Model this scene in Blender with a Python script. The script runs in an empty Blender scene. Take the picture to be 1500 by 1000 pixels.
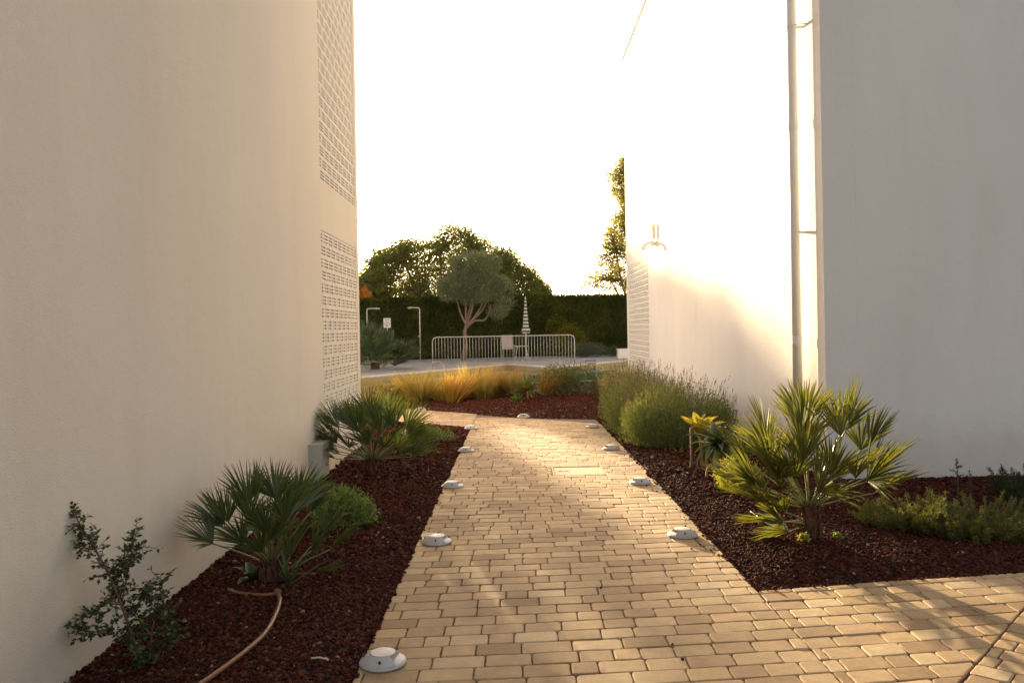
import bpy, math, random
import numpy as np
PI = math.pi
rng = np.random.default_rng(11)
random.seed(5)
SC = bpy.context.scene
SEED = 6
COL = SC.collection
UPV = np.array([0., 0., 1.])

# ------------------------------------------------------------------ survey: turn photo pixels into ground points
F_, CX, CY, EYE, ROLL = 1200., 757., 482., 1.4, math.radians(1.0)
def _ray(px, py):
    u = (px - CX) / F_; v = -(py - CY) / F_
    c, s = math.cos(ROLL), math.sin(ROLL)
    return u * c + v * s, -u * s + v * c
def G(px, py, z=0.):
    x, zz = _ray(px, py); d = (z - EYE) / zz
    return np.array([x * d, d, z])
def at(px, py, d):
    x, zz = _ray(px, py)
    return np.array([x * d, d, EYE + zz * d])

# ------------------------------------------------------------------ mesh helpers
def link_mesh(name, V, faces, mat, parent=None, smooth=False, mats=None, midx=None):
    V = np.asarray(V, dtype=np.float32).reshape(-1, 3)
    me = bpy.data.meshes.new(name)
    me.vertices.add(len(V)); me.vertices.foreach_set('co', V.ravel())
    faces = [np.asarray(f, dtype=np.int32) for f in faces if len(f)]
    nl = sum(f.size for f in faces); npol = sum(len(f) for f in faces)
    me.loops.add(nl); me.polygons.add(npol)
    if nl:
        me.loops.foreach_set('vertex_index', np.concatenate([f.ravel() for f in faces]))
        sizes = np.concatenate([np.full(len(f), f.shape[1], dtype=np.int32) for f in faces])
        starts = np.concatenate([[0], np.cumsum(sizes)[:-1]]).astype(np.int32)
        me.polygons.foreach_set('loop_start', starts)
        me.polygons.foreach_set('loop_total', sizes)
        me.polygons.foreach_set('use_smooth', np.full(npol, bool(smooth), dtype=bool))
    me.update(calc_edges=True); me.validate()
    me.materials.append(mat)
    o = bpy.data.objects.new(name, me); COL.objects.link(o)
    if parent is not None: o.parent = parent
    return o

class MB:
    def __init__(s): s.v = []; s.q = []; s.t = []; s.n = 0
    def add(s, V, q=None, t=None):
        V = np.asarray(V, dtype=float).reshape(-1, 3)
        if q is not None and len(q): s.q.append(np.asarray(q, dtype=np.int64) + s.n)
        if t is not None and len(t): s.t.append(np.asarray(t, dtype=np.int64) + s.n)
        s.v.append(V); s.n += len(V)
    def box(s, lo, hi):
        x0, y0, z0 = lo; x1, y1, z1 = hi
        s.add([(x0,y0,z0),(x1,y0,z0),(x1,y1,z0),(x0,y1,z0),(x0,y0,z1),(x1,y0,z1),(x1,y1,z1),(x0,y1,z1)],
              [(0,3,2,1),(4,5,6,7),(0,1,5,4),(1,2,6,5),(2,3,7,6),(3,0,4,7)])
    def obox(s, c, sx, sy, sz, R):
        b = np.array([(-1,-1,-1),(1,-1,-1),(1,1,-1),(-1,1,-1),(-1,-1,1),(1,-1,1),(1,1,1),(-1,1,1)], float) * np.array([sx,sy,sz]) / 2
        s.add(b @ np.asarray(R).T + np.asarray(c), [(0,3,2,1),(4,5,6,7),(0,1,5,4),(1,2,6,5),(2,3,7,6),(3,0,4,7)])
    def tube(s, P, r, n=6, cap=True):
        P = np.asarray(P, float); k = len(P)
        r = np.full(k, r) if np.isscalar(r) else np.asarray(r, float)
        T = np.gradient(P, axis=0); T /= np.linalg.norm(T, axis=1)[:, None] + 1e-9
        ref = np.array([0, 0, 1.]) if abs(T[0][2]) < .9 else np.array([1., 0, 0])
        V = []
        a = np.arange(n) * 2 * PI / n
        u = np.cross(T[0], ref); u /= np.linalg.norm(u)
        for i in range(k):
            u = u - T[i] * np.dot(u, T[i]); u /= np.linalg.norm(u) + 1e-9
            w = np.cross(T[i], u)
            V.append(P[i] + r[i] * (np.cos(a)[:, None] * u + np.sin(a)[:, None] * w))
        V = np.concatenate(V)
        q = [(i*n+j, i*n+(j+1) % n, (i+1)*n+(j+1) % n, (i+1)*n+j) for i in range(k-1) for j in range(n)]
        t = []
        if cap:
            V = np.vstack([V, P[0], P[-1]]); a0 = k*n
            t = [(a0, (j+1) % n, j) for j in range(n)] + [(a0+1, (k-1)*n+j, (k-1)*n+(j+1) % n) for j in range(n)]
        s.add(V, q, t)
    def lathe(s, prof, n=32, c=(0,0,0), sc=None):
        prof = np.asarray(prof, float); k = len(prof); a = np.arange(n)*2*PI/n
        V = np.concatenate([np.stack([p[0]*np.cos(a), p[0]*np.sin(a), np.full(n, p[1])], 1) for p in prof])
        if sc is not None: V = V*np.asarray(sc)
        V = V + np.asarray(c)
        s.add(V, [(i*n+j, i*n+(j+1) % n, (i+1)*n+(j+1) % n, (i+1)*n+j) for i in range(k-1) for j in range(n)])
    def build(s, name, mat, parent=None, smooth=False):
        V = np.concatenate(s.v)
        f = []
        if s.q: f.append(np.concatenate(s.q))
        if s.t: f.append(np.concatenate(s.t))
        return link_mesh(name, V, f, mat, parent, smooth)

def unit(v): return v / (np.linalg.norm(v, axis=-1, keepdims=True) + 1e-9)
def rdir(n): return unit(rng.normal(size=(n, 3)))
def perp(D, N):
    S = np.cross(D, N); return unit(S)
def leaves(mb, C, D, N, L, W, fold=.18):
    """many small pointed leaves: base C, direction D, face normal N"""
    n = len(C); D = unit(D); S = perp(D, N); N = unit(np.cross(S, D))
    L = np.broadcast_to(np.asarray(L, float), (n,))[:, None]; W = np.broadcast_to(np.asarray(W, float), (n,))[:, None]
    a = C; b = C + D*L*.45 + S*W*.5 + N*W*fold; c = C + D*L; d = C + D*L*.45 - S*W*.5 + N*W*fold
    V = np.stack([a, b, c, d], 1).reshape(-1, 3); i = np.arange(n)[:, None]*4
    mb.add(V, None, np.concatenate([i + [0, 1, 2], i + [0, 2, 3]]))
def blades(mb, P, D, L, W, bend, nseg=4, side=None, taper=.8):
    """grass-like strips; bend = vector added as s^2"""
    n = len(P); D = unit(D)
    L = np.broadcast_to(np.asarray(L, float), (n,))[:, None]; W = np.broadcast_to(np.asarray(W, float), (n,))[:, None]
    S = perp(D, rdir(n)) if side is None else side
    rows = []
    for k in range(nseg+1):
        s = k/nseg; c = P + D*L*s + bend*L*s*s
        w = W*max(.04, (1-s)**taper if k else .7)
        rows += [c - S*w*.5, c + S*w*.5]
    V = np.stack(rows, 1).reshape(-1, 3); m = 2*(nseg+1); i = np.arange(n)[:, None]*m
    mb.add(V, np.concatenate([i + [2*k, 2*k+1, 2*k+3, 2*k+2] for k in range(nseg)]))

def spl(P, n=12):
    P = np.asarray(P, float); out = []
    Q = np.vstack([2*P[0]-P[1], P, 2*P[-1]-P[-2]])
    for i in range(1, len(Q)-2):
        for s in np.linspace(0, 1, n, endpoint=False):
            a, b, c, d = Q[i-1], Q[i], Q[i+1], Q[i+2]
            out.append(.5*((2*b)+(-a+c)*s+(2*a-5*b+4*c-d)*s*s+(-a+3*b-3*c+d)*s**3))
    out.append(P[-1]); return np.array(out)
# ------------------------------------------------------------------ object helpers
def tag(o, label=None, cat=None, group=None, kind=None):
    if label: o['label'] = label
    if cat: o['category'] = cat
    if group: o['group'] = group
    if kind: o['kind'] = kind
    return o
def thing(name, loc, label, cat, group=None, rz=0):
    o = bpy.data.objects.new(name, None); COL.objects.link(o)
    o.location = tuple(loc); o.rotation_euler = (0, 0, rz); o.empty_display_size = .1
    return tag(o, label, cat, group)
def copy_thing(root):
    c = root.copy(); COL.objects.link(c)
    for ch in list(root.children):
        d = ch.copy(); COL.objects.link(d); d.parent = c
        for g in list(ch.children):
            e = g.copy(); COL.objects.link(e); e.parent = d
    return c

# ------------------------------------------------------------------ materials
def newmat(name):
    m = bpy.data.materials.new(name); m.use_nodes = True
    return m, m.node_tree, m.node_tree.nodes['Principled BSDF']
def setp(b, **k):
    for n, v in k.items(): b.inputs[n.replace('_', ' ')].default_value = v
def ramp(nt, stops):
    r = nt.nodes.new('ShaderNodeValToRGB'); e = r.color_ramp.elements
    while len(e) < len(stops): e.new(.5)
    for x, (p, c) in zip(e, stops): x.position = p; x.color = (*c, 1)
    return r
def mixc(nt, a, b, fac, mode='MIX'):
    m = nt.nodes.new('ShaderNodeMix'); m.data_type = 'RGBA'; m.blend_type = mode
    for sock, v in ((m.inputs[0], fac), (m.inputs[6], a), (m.inputs[7], b)):
        if hasattr(v, 'links'): nt.links.new(v, sock)
        elif isinstance(v, (int, float)): sock.default_value = v
        else: sock.default_value = (*v, 1)
    return m.outputs[2]
def noise(nt, scale, detail=4, rough=.55, coord='Object', stretch=None):
    tc = nt.nodes.new('ShaderNodeTexCoord'); n = nt.nodes.new('ShaderNodeTexNoise')
    n.inputs['Scale'].default_value = scale; n.inputs['Detail'].default_value = detail; n.inputs['Roughness'].default_value = rough
    if stretch:
        mp = nt.nodes.new('ShaderNodeMapping'); mp.inputs['Scale'].default_value = stretch
        nt.links.new(tc.outputs[coord], mp.inputs[0]); nt.links.new(mp.outputs[0], n.inputs['Vector'])
    else: nt.links.new(tc.outputs[coord], n.inputs['Vector'])
    return n.outputs['Fac']
def bump(nt, b, height, strength, dist):
    bp = nt.nodes.new('ShaderNodeBump'); bp.inputs['Strength'].default_value = strength; bp.inputs['Distance'].default_value = dist
    nt.links.new(height, bp.inputs['Height']); nt.links.new(bp.outputs[0], b.inputs['Normal']); return bp
def island(nt): return nt.nodes.new('ShaderNodeNewGeometry').outputs['Random Per Island']

def leaf_mat(name, stops, trans=.35, rough=.45, spec=.4, tcol=None, clump=None):
    m, nt, b = newmat(name)
    r = ramp(nt, stops); nt.links.new(island(nt), r.inputs[0])
    c = r.outputs[0]
    if clump:
        n = noise(nt, clump, 2); rr = ramp(nt, [(.35, (.62, .66, .6)), (.65, (1.2, 1.15, 1.0))]); nt.links.new(n, rr.inputs[0])
        c = mixc(nt, c, rr.outputs[0], 1., 'MULTIPLY')
    nt.links.new(c, b.inputs['Base Color']); setp(b, Roughness=rough, Specular_IOR_Level=spec)
    t = nt.nodes.new('ShaderNodeBsdfTranslucent')
    tc = mixc(nt, c, tcol or (1.5, 1.35, .5), 1., 'MULTIPLY'); nt.links.new(tc, t.inputs[0])
    mx = nt.nodes.new('ShaderNodeMixShader'); mx.inputs[0].default_value = trans
    nt.links.new(b.outputs[0], mx.inputs[1]); nt.links.new(t.outputs[0], mx.inputs[2])
    nt.links.new(mx.outputs[0], nt.nodes['Material Output'].inputs[0])
    return m
def plain(name, col, rough=.5, metal=0., var=.12, scale=20, bmp=0., spec=.5):
    m, nt, b = newmat(name)
    n = noise(nt, scale, 5)
    lo = tuple(c*(1-var) for c in col); hi = tuple(min(1, c*(1+var)) for c in col)
    r = ramp(nt, [(.3, lo), (.7, hi)]); nt.links.new(n, r.inputs[0]); nt.links.new(r.outputs[0], b.inputs['Base Color'])
    setp(b, Roughness=rough, Metallic=metal, Specular_IOR_Level=spec)
    if bmp: bump(nt, b, n, bmp, .01)
    return m

def stucco_mat(name, col):
    m, nt, b = newmat(name)
    big = noise(nt, .7, 5, .6, stretch=(1, 1, .45)); r1 = ramp(nt, [(.3, tuple(c*.91 for c in col)), (.7, col)]); nt.links.new(big, r1.inputs[0])
    st = noise(nt, 2.2, 6, .65, stretch=(1, 1, .12)); r2 = ramp(nt, [(.52, (1, 1, 1)), (.78, (.955, .945, .92))]); nt.links.new(st, r2.inputs[0])
    c = mixc(nt, r1.outputs[0], r2.outputs[0], 1., 'MULTIPLY')
    fine = noise(nt, 60, 4, .6); r3 = ramp(nt, [(.25, (.955, .955, .955)), (.7, (1, 1, 1))]); nt.links.new(fine, r3.inputs[0])
    c = mixc(nt, c, r3.outputs[0], 1., 'MULTIPLY')
    # soil splash and grime low on the wall, ragged edge
    tc = nt.nodes.new('ShaderNodeTexCoord'); sp = nt.nodes.new('ShaderNodeSeparateXYZ'); nt.links.new(tc.outputs['Object'], sp.inputs[0])
    mth = nt.nodes.new('ShaderNodeMath'); mth.operation = 'MULTIPLY_ADD'; nt.links.new(noise(nt, 5, 5), mth.inputs[0]); mth.inputs[1].default_value = -.45
    nt.links.new(sp.outputs[2], mth.inputs[2])
    r4 = ramp(nt, [(-.0, (.84, .78, .72)), (.34, (1, 1, 1))]); nt.links.new(mth.outputs[0], r4.inputs[0])
    c = mixc(nt, c, r4.outputs[0], .7, 'MULTIPLY')
    nt.links.new(c, b.inputs['Base Color']); setp(b, Roughness=.9, Specular_IOR_Level=.15)
    mid = noise(nt, 9, 3)
    ad = nt.nodes.new('ShaderNodeMath'); ad.operation = 'MULTIPLY_ADD'; nt.links.new(mid, ad.inputs[0]); ad.inputs[1].default_value = 1.2
    nt.links.new(noise(nt, 130, 3, .6), ad.inputs[2])
    bump(nt, b, ad.outputs[0], .55, .006)
    return m

M = {}
M['stucco'] = stucco_mat('bounce_warmed_stucco', (.79, .73, .645))  # yellower tone; warm bounce off the sunlit wall is put into the colour
M['stucco_b'] = stucco_mat('neutral_stucco', (.78, .75, .72))  # same render mix in a less yellow tone
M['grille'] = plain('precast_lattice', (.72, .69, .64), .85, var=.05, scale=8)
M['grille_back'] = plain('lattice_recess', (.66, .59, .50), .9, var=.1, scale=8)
M['pipe'] = plain('white_pipe_paint', (.74, .72, .69), .45, var=.04, scale=6)
M['metal'] = plain('galvanised_steel', (.47, .435, .40), .5, .3, var=.08, scale=30)
M['chrome'] = plain('polished_steel', (.50, .46, .41), .35, .6, var=.05, scale=30)
M['lamp_alu'] = plain('cast_aluminium_paint', (.43, .42, .41), .5, .0, var=.08, scale=60, bmp=.05)
M['lamp_top'] = plain('pale_cap_paint', (.50, .47, .43), .55, 0, var=.08, scale=70)  # cap tone, slightly paler than the hood
M['dark'] = plain('dark_hole', (.03, .03, .035), .6)
M['boxgrey'] = plain('grey_plastic_box', (.42, .41, .34), .6, var=.06, scale=14)
M['hose'] = plain('brown_hose', (.20, .085, .042), .4, var=.15, scale=40)
M['conc'] = plain('tan_concrete', (.46, .35, .22), .85, var=.12, scale=24, bmp=.3)
M['deck'] = plain('pool_deck_stone', (.39, .335, .29), .8, var=.08, scale=3, bmp=.1)
M['coping'] = plain('pale_coping', (.62, .55, .47), .7, var=.06, scale=6)
M['poolwall'] = plain('tan_pool_wall', (.42, .30, .15), .6, var=.15, scale=4)
M['white'] = plain('white_paint', (.78, .75, .70), .6, var=.04, scale=5)
M['soil'] = plain('dark_soil', (.035, .018, .013), .95, var=.4, scale=40, bmp=.6)
M['sand'] = plain('joint_sand', (.12, .082, .05), .95, var=.35, scale=60, bmp=.4)
M['ground'] = plain('dry_ground', (.16, .13, .08), .95, var=.3, scale=1.5)
M['bark'] = plain('grey_brown_bark', (.17, .115, .08), .9, var=.35, scale=18, bmp=.6)
M['olivebark'] = plain('pale_olive_bark', (.21, .145, .095), .9, var=.3, scale=9, bmp=.6)
M['twig'] = plain('reddish_twig', (.15, .075, .05), .7, var=.25, scale=40)
M['fibre'] = plain('palm_fibre', (.10, .042, .022), .95, var=.45, scale=45, bmp=.9)
M['petiole'] = plain('palm_petiole', (.20, .21, .075), .5, var=.25, scale=25)
M['sling'] = plain('pink_sling_fabric', (.46, .35, .32), .8, var=.08, scale=30)
M['dry'] = plain('dry_straw', (.52, .42, .30), .8, var=.2, scale=20)
M['sticks'] = plain('dry_stem', (.26, .15, .085), .8, var=.25, scale=20)

def paver_mat():
    m, nt, b = newmat('tumbled_tan_paver')
    r = ramp(nt, [(0, (.33, .22, .125)), (.25, (.43, .30, .172)), (.55, (.48, .345, .205)), (.8, (.515, .36, .20)), (1., (.58, .45, .285))])
    nt.links.new(island(nt), r.inputs[0])
    n1 = noise(nt, 14, 6, .65); r1 = ramp(nt, [(.3, (.86, .84, .82)), (.7, (1.08, 1.07, 1.04))]); nt.links.new(n1, r1.inputs[0])
    c = mixc(nt, r.outputs[0], r1.outputs[0], 1., 'MULTIPLY')
    n2 = noise(nt, 170, 3, .7); r2 = ramp(nt, [(.3, (.8, .78, .75)), (.6, (1.03, 1.03, 1.03))]); nt.links.new(n2, r2.inputs[0])
    c = mixc(nt, c, r2.outputs[0], .8, 'MULTIPLY')
    n3 = noise(nt, 1.3, 4, .6); r3 = ramp(nt, [(.30, (.80, .78, .77)), (.48, (.97, .96, .95)), (.7, (1.08, 1.06, 1.02))]); nt.links.new(n3, r3.inputs[0])
    c = mixc(nt, c, r3.outputs[0], 1., 'MULTIPLY')
    nt.links.new(c, b.inputs['Base Color']); setp(b, Roughness=.82, Specular_IOR_Level=.25)
    ad = nt.nodes.new('ShaderNodeMath'); ad.operation = 'MULTIPLY_ADD'; nt.links.new(n1, ad.inputs[0]); ad.inputs[1].default_value = 2.; nt.links.new(n2, ad.inputs[2])
    bump(nt, b, ad.outputs[0], .5, .003)
    return m
M['paver'] = paver_mat()
def lava_mat():
    m, nt, b = newmat('red_lava_gravel')
    r = ramp(nt, [(0, (.026, .0072, .005)), (.4, (.055, .0155, .0095)), (.75, (.092, .0255, .0145)), (.95, (.135, .045, .025)), (.988, (.13, .07, .05)), (1, (.32, .25, .18))])
    nt.links.new(island(nt), r.inputs[0])
    n = noise(nt, 160, 3, .7); r1 = ramp(nt, [(.3, (.7, .7, .7)), (.7, (1.15, 1.12, 1.1))]); nt.links.new(n, r1.inputs[0])
    nt.links.new(mixc(nt, r.outputs[0], r1.outputs[0], 1., 'MULTIPLY'), b.inputs['Base Color'])
    setp(b, Roughness=.95, Specular_IOR_Level=.08); bump(nt, b, n, .6, .003)
    return m
M['lava'] = lava_mat()
def water_mat():
    m, nt, b = newmat('pool_water'); setp(b, Base_Color=(.02, .13, .11, 1), Roughness=.04, Specular_IOR_Level=.5, IOR=1.33)
    bump(nt, b, noise(nt, 2.2, 3), .06, .05); return m
M['water'] = water_mat()
def parasol_mat():
    m, nt, b = newmat('striped_canvas')
    tc = nt.nodes.new('ShaderNodeTexCoord'); sp = nt.nodes.new('ShaderNodeSeparateXYZ'); nt.links.new(tc.outputs['Object'], sp.inputs[0])
    a = nt.nodes.new('ShaderNodeMath'); a.operation = 'MULTIPLY'; a.inputs[1].default_value = 1/.17; nt.links.new(sp.outputs[2], a.inputs[0])
    f = nt.nodes.new('ShaderNodeMath'); f.operation = 'FRACT'; nt.links.new(a.outputs[0], f.inputs[0])
    g = nt.nodes.new('ShaderNodeMath'); g.operation = 'GREATER_THAN'; g.inputs[1].default_value = .52; nt.links.new(f.outputs[0], g.inputs[0])
    nt.links.new(mixc(nt, (.72, .70, .62), (.10, .12, .11), g.outputs[0]), b.inputs['Base Color']); setp(b, Roughness=.85); return m
M['parasol'] = parasol_mat()

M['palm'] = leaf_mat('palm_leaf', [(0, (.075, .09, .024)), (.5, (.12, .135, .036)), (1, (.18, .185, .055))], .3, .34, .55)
M['palm_shade'] = leaf_mat('shaded_palm_leaf', [(0, (.05, .08, .028)), (.5, (.08, .115, .036)), (1, (.12, .15, .05))], .25, .36, .5)  # darker copy of the palm leaf, with the shade put into its colour
M['palm_blue'] = leaf_mat('blue_palm_leaf', [(0, (.05, .078, .04)), (.6, (.085, .12, .06)), (1, (.14, .165, .08))], .2, .4, .4)
M['shrubleaf'] = leaf_mat('glossy_dark_leaf', [(0, (.022, .042, .016)), (.7, (.042, .072, .024)), (.9, (.07, .105, .03)), (1, (.17, .18, .05))], .22, .35, .4)
M['mound'] = leaf_mat('bright_mound_leaf', [(0, (.08, .135, .03)), (.6, (.15, .225, .05)), (1, (.24, .30, .085))], .25, .32, .5)
M['lav'] = leaf_mat('lavender_leaf', [(0, (.085, .115, .045)), (.5, (.145, .18, .075)), (1, (.25, .275, .14))], .3, .6, .2)
M['lavfl'] = leaf_mat('lavender_flower', [(0, (.09, .05, .055)), (.6, (.15, .085, .075)), (1, (.24, .18, .12))], .2, .7, .2)
M['grass'] = leaf_mat('golden_grass', [(0, (.40, .20, .03)), (.5, (.56, .32, .06)), (1, (.70, .48, .13))], .45, .6, .2, (1.3, 1.15, .6))
M['grassgr'] = leaf_mat('green_grass_base', [(0, (.10, .12, .03)), (1, (.20, .19, .05))], .4, .6, .2)
M['pale'] = leaf_mat('pale_wispy_stem', [(0, (.20, .19, .085)), (.6, (.29, .26, .13)), (1, (.38, .33, .19))], .35, .6, .2)
M['junip'] = leaf_mat('juniper_needle', [(0, (.07, .09, .03)), (.6, (.12, .14, .042)), (1, (.22, .21, .06))], .3, .6, .2)
M['junipdk'] = leaf_mat('dark_juniper_needle', [(0, (.03, .048, .026)), (1, (.06, .085, .04))], .2, .6, .2)
M['yellowleaf'] = leaf_mat('yellow_succulent', [(0, (.26, .23, .03)), (1, (.36, .31, .05))], .3, .4, .4)
M['succ'] = leaf_mat('green_succulent', [(0, (.04, .068, .026)), (1, (.075, .10, .04))], .15, .4, .4)
M['lime'] = leaf_mat('lime_rosette', [(0, (.08, .15, .03)), (1, (.13, .21, .05))], .3, .4, .4)
M['limeyel'] = leaf_mat('lime_yellow_leaf', [(0, (.22, .24, .05)), (1, (.34, .34, .09))], .3, .5, .3)
M['darkshrub'] = leaf_mat('dark_shrub_leaf', [(0, (.055, .08, .028)), (.7, (.095, .125, .04)), (1, (.15, .16, .055))], .25, .5, .3)
M['grey'] = leaf_mat('grey_green_leaf', [(0, (.09, .11, .075)), (1, (.16, .175, .12))], .2, .7, .2)
M['olive'] = leaf_mat('olive_leaf', [(0, (.14, .165, .08)), (.5, (.21, .235, .12)), (1, (.33, .335, .20))], .40, .5, .3, (1.2, 1.2, .8))
M['tree'] = leaf_mat('broadleaf_tree_leaf', [(0, (.15, .175, .055)), (.5, (.23, .25, .08)), (1, (.33, .315, .115))], .52, .5, .3, (1.4, 1.4, .5))
M['treelt'] = leaf_mat('light_tree_leaf', [(0, (.14, .155, .035)), (.5, (.215, .22, .05)), (1, (.30, .28, .07))], .5, .5, .3, (1.5, 1.3, .4))
M['hedge'] = leaf_mat('cypress_hedge_leaf', [(0, (.055, .068, .016)), (.6, (.085, .098, .022)), (1, (.12, .125, .03))], .25, .7, .15, clump=.9)
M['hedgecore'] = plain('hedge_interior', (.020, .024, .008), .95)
M['hedgeglow'] = leaf_mat('hedge_glow_leaf', [(0, (.13, .13, .016)), (1, (.24, .21, .03))], .45, .6, .2)  # yellow leaf colour standing in for sun glow on the hedge
M['datepalm'] = leaf_mat('date_palm_leaf', [(0, (.16, .14, .03)), (1, (.28, .21, .05))], .4, .5, .3)
M['fruit'] = plain('orange_date_fruit', (.62, .22, .02), .5, var=.3, scale=8)

# ------------------------------------------------------------------ geometry tools for the plan
def pip(P, x, y):
    P = np.asarray(P, float); c = np.zeros(np.shape(x), bool); n = len(P); j = n-1
    for i in range(n):
        xi, yi = P[i]; xj, yj = P[j]
        if yi != yj:
            c ^= ((yi > y) != (yj > y)) & (x < (xj-xi)*(y-yi)/(yj-yi)+xi)
        j = i
    return c
def dist_poly(P, x, y):
    P = np.asarray(P, float); d = np.full(np.shape(x), 1e9)
    for i in range(len(P)):
        a = P[i]; b = P[(i+1) % len(P)]; ab = b-a
        t = np.clip(((x-a[0])*ab[0]+(y-a[1])*ab[1])/(ab@ab), 0, 1)
        d = np.minimum(d, np.hypot(x-a[0]-t*ab[0], y-a[1]-t*ab[1]))
    return d
def clip_convex(poly, region):
    out = [np.asarray(p, float) for p in poly]; R = np.asarray(region, float)
    ar = sum(R[i][0]*R[(i+1) % len(R)][1]-R[(i+1) % len(R)][0]*R[i][1] for i in range(len(R)))
    if ar < 0: R = R[::-1]
    for i in range(len(R)):
        a = R[i]; e = R[(i+1) % len(R)]-a; nx = np.array([-e[1], e[0]])
        new = []
        for k in range(len(out)):
            p = out[k]; q = out[(k+1) % len(out)]; dp = (p-a)@nx; dq = (q-a)@nx
            if dp >= 0: new.append(p)
            if (dp >= 0) != (dq >= 0): new.append(p+(q-p)*dp/(dp-dq))
        out = new
        if len(out) < 3: return []
    return out
def parea(p):
    p = np.asarray(p); return .5*abs(np.sum(p[:,0]*np.roll(p[:,1], -1)-np.roll(p[:,0], -1)*p[:,1]))
def prism(mb, poly, z0, z1):
    P = np.asarray(poly, float); n = len(P)
    if np.sum(P[:,0]*np.roll(P[:,1], -1)-np.roll(P[:,0], -1)*P[:,1]) < 0: P = P[::-1]
    V = np.vstack([np.c_[P, np.full(n, z0)], np.c_[P, np.full(n, z1)]])
    mb.add(V, [(i, (i+1) % n, n+(i+1) % n, n+i) for i in range(n)])
    from mathutils.geometry import tessellate_polygon
    from mathutils import Vector
    tr = tessellate_polygon([[Vector((p[0], p[1], 0)) for p in P]])
    t = []
    for a, b, c in tr:
        s = (P[b][0]-P[a][0])*(P[c][1]-P[a][1])-(P[c][0]-P[a][0])*(P[b][1]-P[a][1])
        t.append((n+a, n+b, n+c) if s > 0 else (n+a, n+c, n+b))
    mb.add(V, None, t)

LW0, LW1 = (-1.80, -3.0), (-1.955, 10.2)       # path-side face of the white building on one hand
PL = -.685; PR = 1.245
def lwx(y): return LW0[0]+(LW1[0]-LW0[0])*(y-LW0[1])/(LW1[1]-LW0[1])

# ------------------------------------------------------------------ camera
cam = bpy.data.cameras.new('camera'); cam.sensor_width = 36; cam.lens = F_/1500*36
cam.shift_x = (750-CX)/1500*1.0; cam.shift_y = -(500-CY)/1500*1.0; cam.clip_end = 2000; cam.clip_start = .05
co = bpy.data.objects.new('camera', cam); COL.objects.link(co)
co.location = (0, 0, EYE); co.rotation_mode = 'QUATERNION'
from mathutils import Quaternion
co.rotation_quaternion = Quaternion((1, 0, 0), PI/2) @ Quaternion((0, 0, 1), -ROLL)
SC.camera = co

# ------------------------------------------------------------------ light
AZ, EL = math.radians(15), math.radians(7.5)
sun = bpy.data.lights.new('sun', 'SUN'); sun.energy = 4.6; sun.angle = math.radians(.55); sun.color = (1, .78, .46)
so = bpy.data.objects.new('sun', sun); COL.objects.link(so)
sd = np.array([-math.sin(AZ)*math.cos(EL), math.cos(AZ)*math.cos(EL), math.sin(EL)])
from mathutils import Vector
so.rotation_euler = Vector(sd).to_track_quat('Z', 'Y').to_euler(); so.location = (-8, 30, 12)
W = bpy.data.worlds.new('World'); SC.world = W; W.use_nodes = True
nt = W.node_tree; sky = nt.nodes.new('ShaderNodeTexSky'); sky.sky_type = 'NISHITA'; sky.sun_disc = False
sky.sun_elevation = EL; sky.sun_rotation = -AZ; sky.dust_density = 3.5; sky.air_density = 1.0; sky.ozone_density = .6
mx = nt.nodes.new('ShaderNodeMix'); mx.data_type = 'RGBA'; mx.blend_type = 'MULTIPLY'; mx.inputs[0].default_value = 1
mx.inputs[7].default_value = (1.05, .965, .945, 1)
hs = nt.nodes.new('ShaderNodeHueSaturation'); hs.inputs['Saturation'].default_value = .55
nt.links.new(sky.outputs[0], hs.inputs['Color']); nt.links.new(hs.outputs[0], mx.inputs[6]); nt.links.new(mx.outputs[2], nt.nodes['Background'].inputs[0])
nt.nodes['Background'].inputs[1].default_value = .1
SC.view_settings.view_transform = 'Standard'; SC.view_settings.look = 'None'; SC.view_settings.gamma = 1
SC.view_settings.exposure = 2.1
SC.cycles.use_denoising = True; SC.cycles.max_bounces = 8; SC.cycles.diffuse_bounces = 5
SC.cycles.sample_clamp_indirect = 6

# ------------------------------------------------------------------ setting: ground, beds, paving
mb = MB(); mb.add([(-250,-60,-.5),(250,-60,-.5),(250,400,-.5),(-250,400,-.5)], [(0,1,2,3)])
tag(mb.build('ground', M['ground']), kind='structure')

A_ = G(810, 696); B_ = G(885, 682)
mh = (A_[0], A_[1]-.0, B_[0]+.0, B_[1])          # utility cover in the paving
MX0, MY0, MX1, MY1 = mh[0], mh[1], mh[2]-.03, mh[1]+.5
def warp(x, y):
    s = np.clip((8.5-y)/4.3, 0, 1); s = s*s*(3-2*s)
    return y+s*(.07*x+.02*np.maximum(x, 0)**2)
path_regions = [
    [(PL, 2.4), (PR, 2.4), (PR, MY0), (PL, MY0)],
    [(PL, MY0), (MX0, MY0), (MX0, MY1), (PL, MY1)],
    [(MX1, MY0), (PR, MY0), (PR, MY1), (MX1, MY1)],
    [(PL, MY1), (PR, MY1), (1.20, 11.85), (PL, 11.85)],
    [(PL, 11.85), (1.20, 11.85), (1.19, 12.62), (.12, 12.9), (PL, 13.62)],
    [(PL, 11.85), (PL, 13.62), (-1.73, 14.54), (-6, 18.2), (-6, 15.15), (-1.6, 12.41)],
    [(PR, 2.70), (PR, 4.32), (2.0, 4.446), (3.0, 4.585)],
]
side_region = [(3.0, 4.585), (1.02, 2.45), (1.02, 2.0), (8, 2.0), (8, 5.4)]
side_bed = [(2.98, 4.58), (8, 5.3)]
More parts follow.
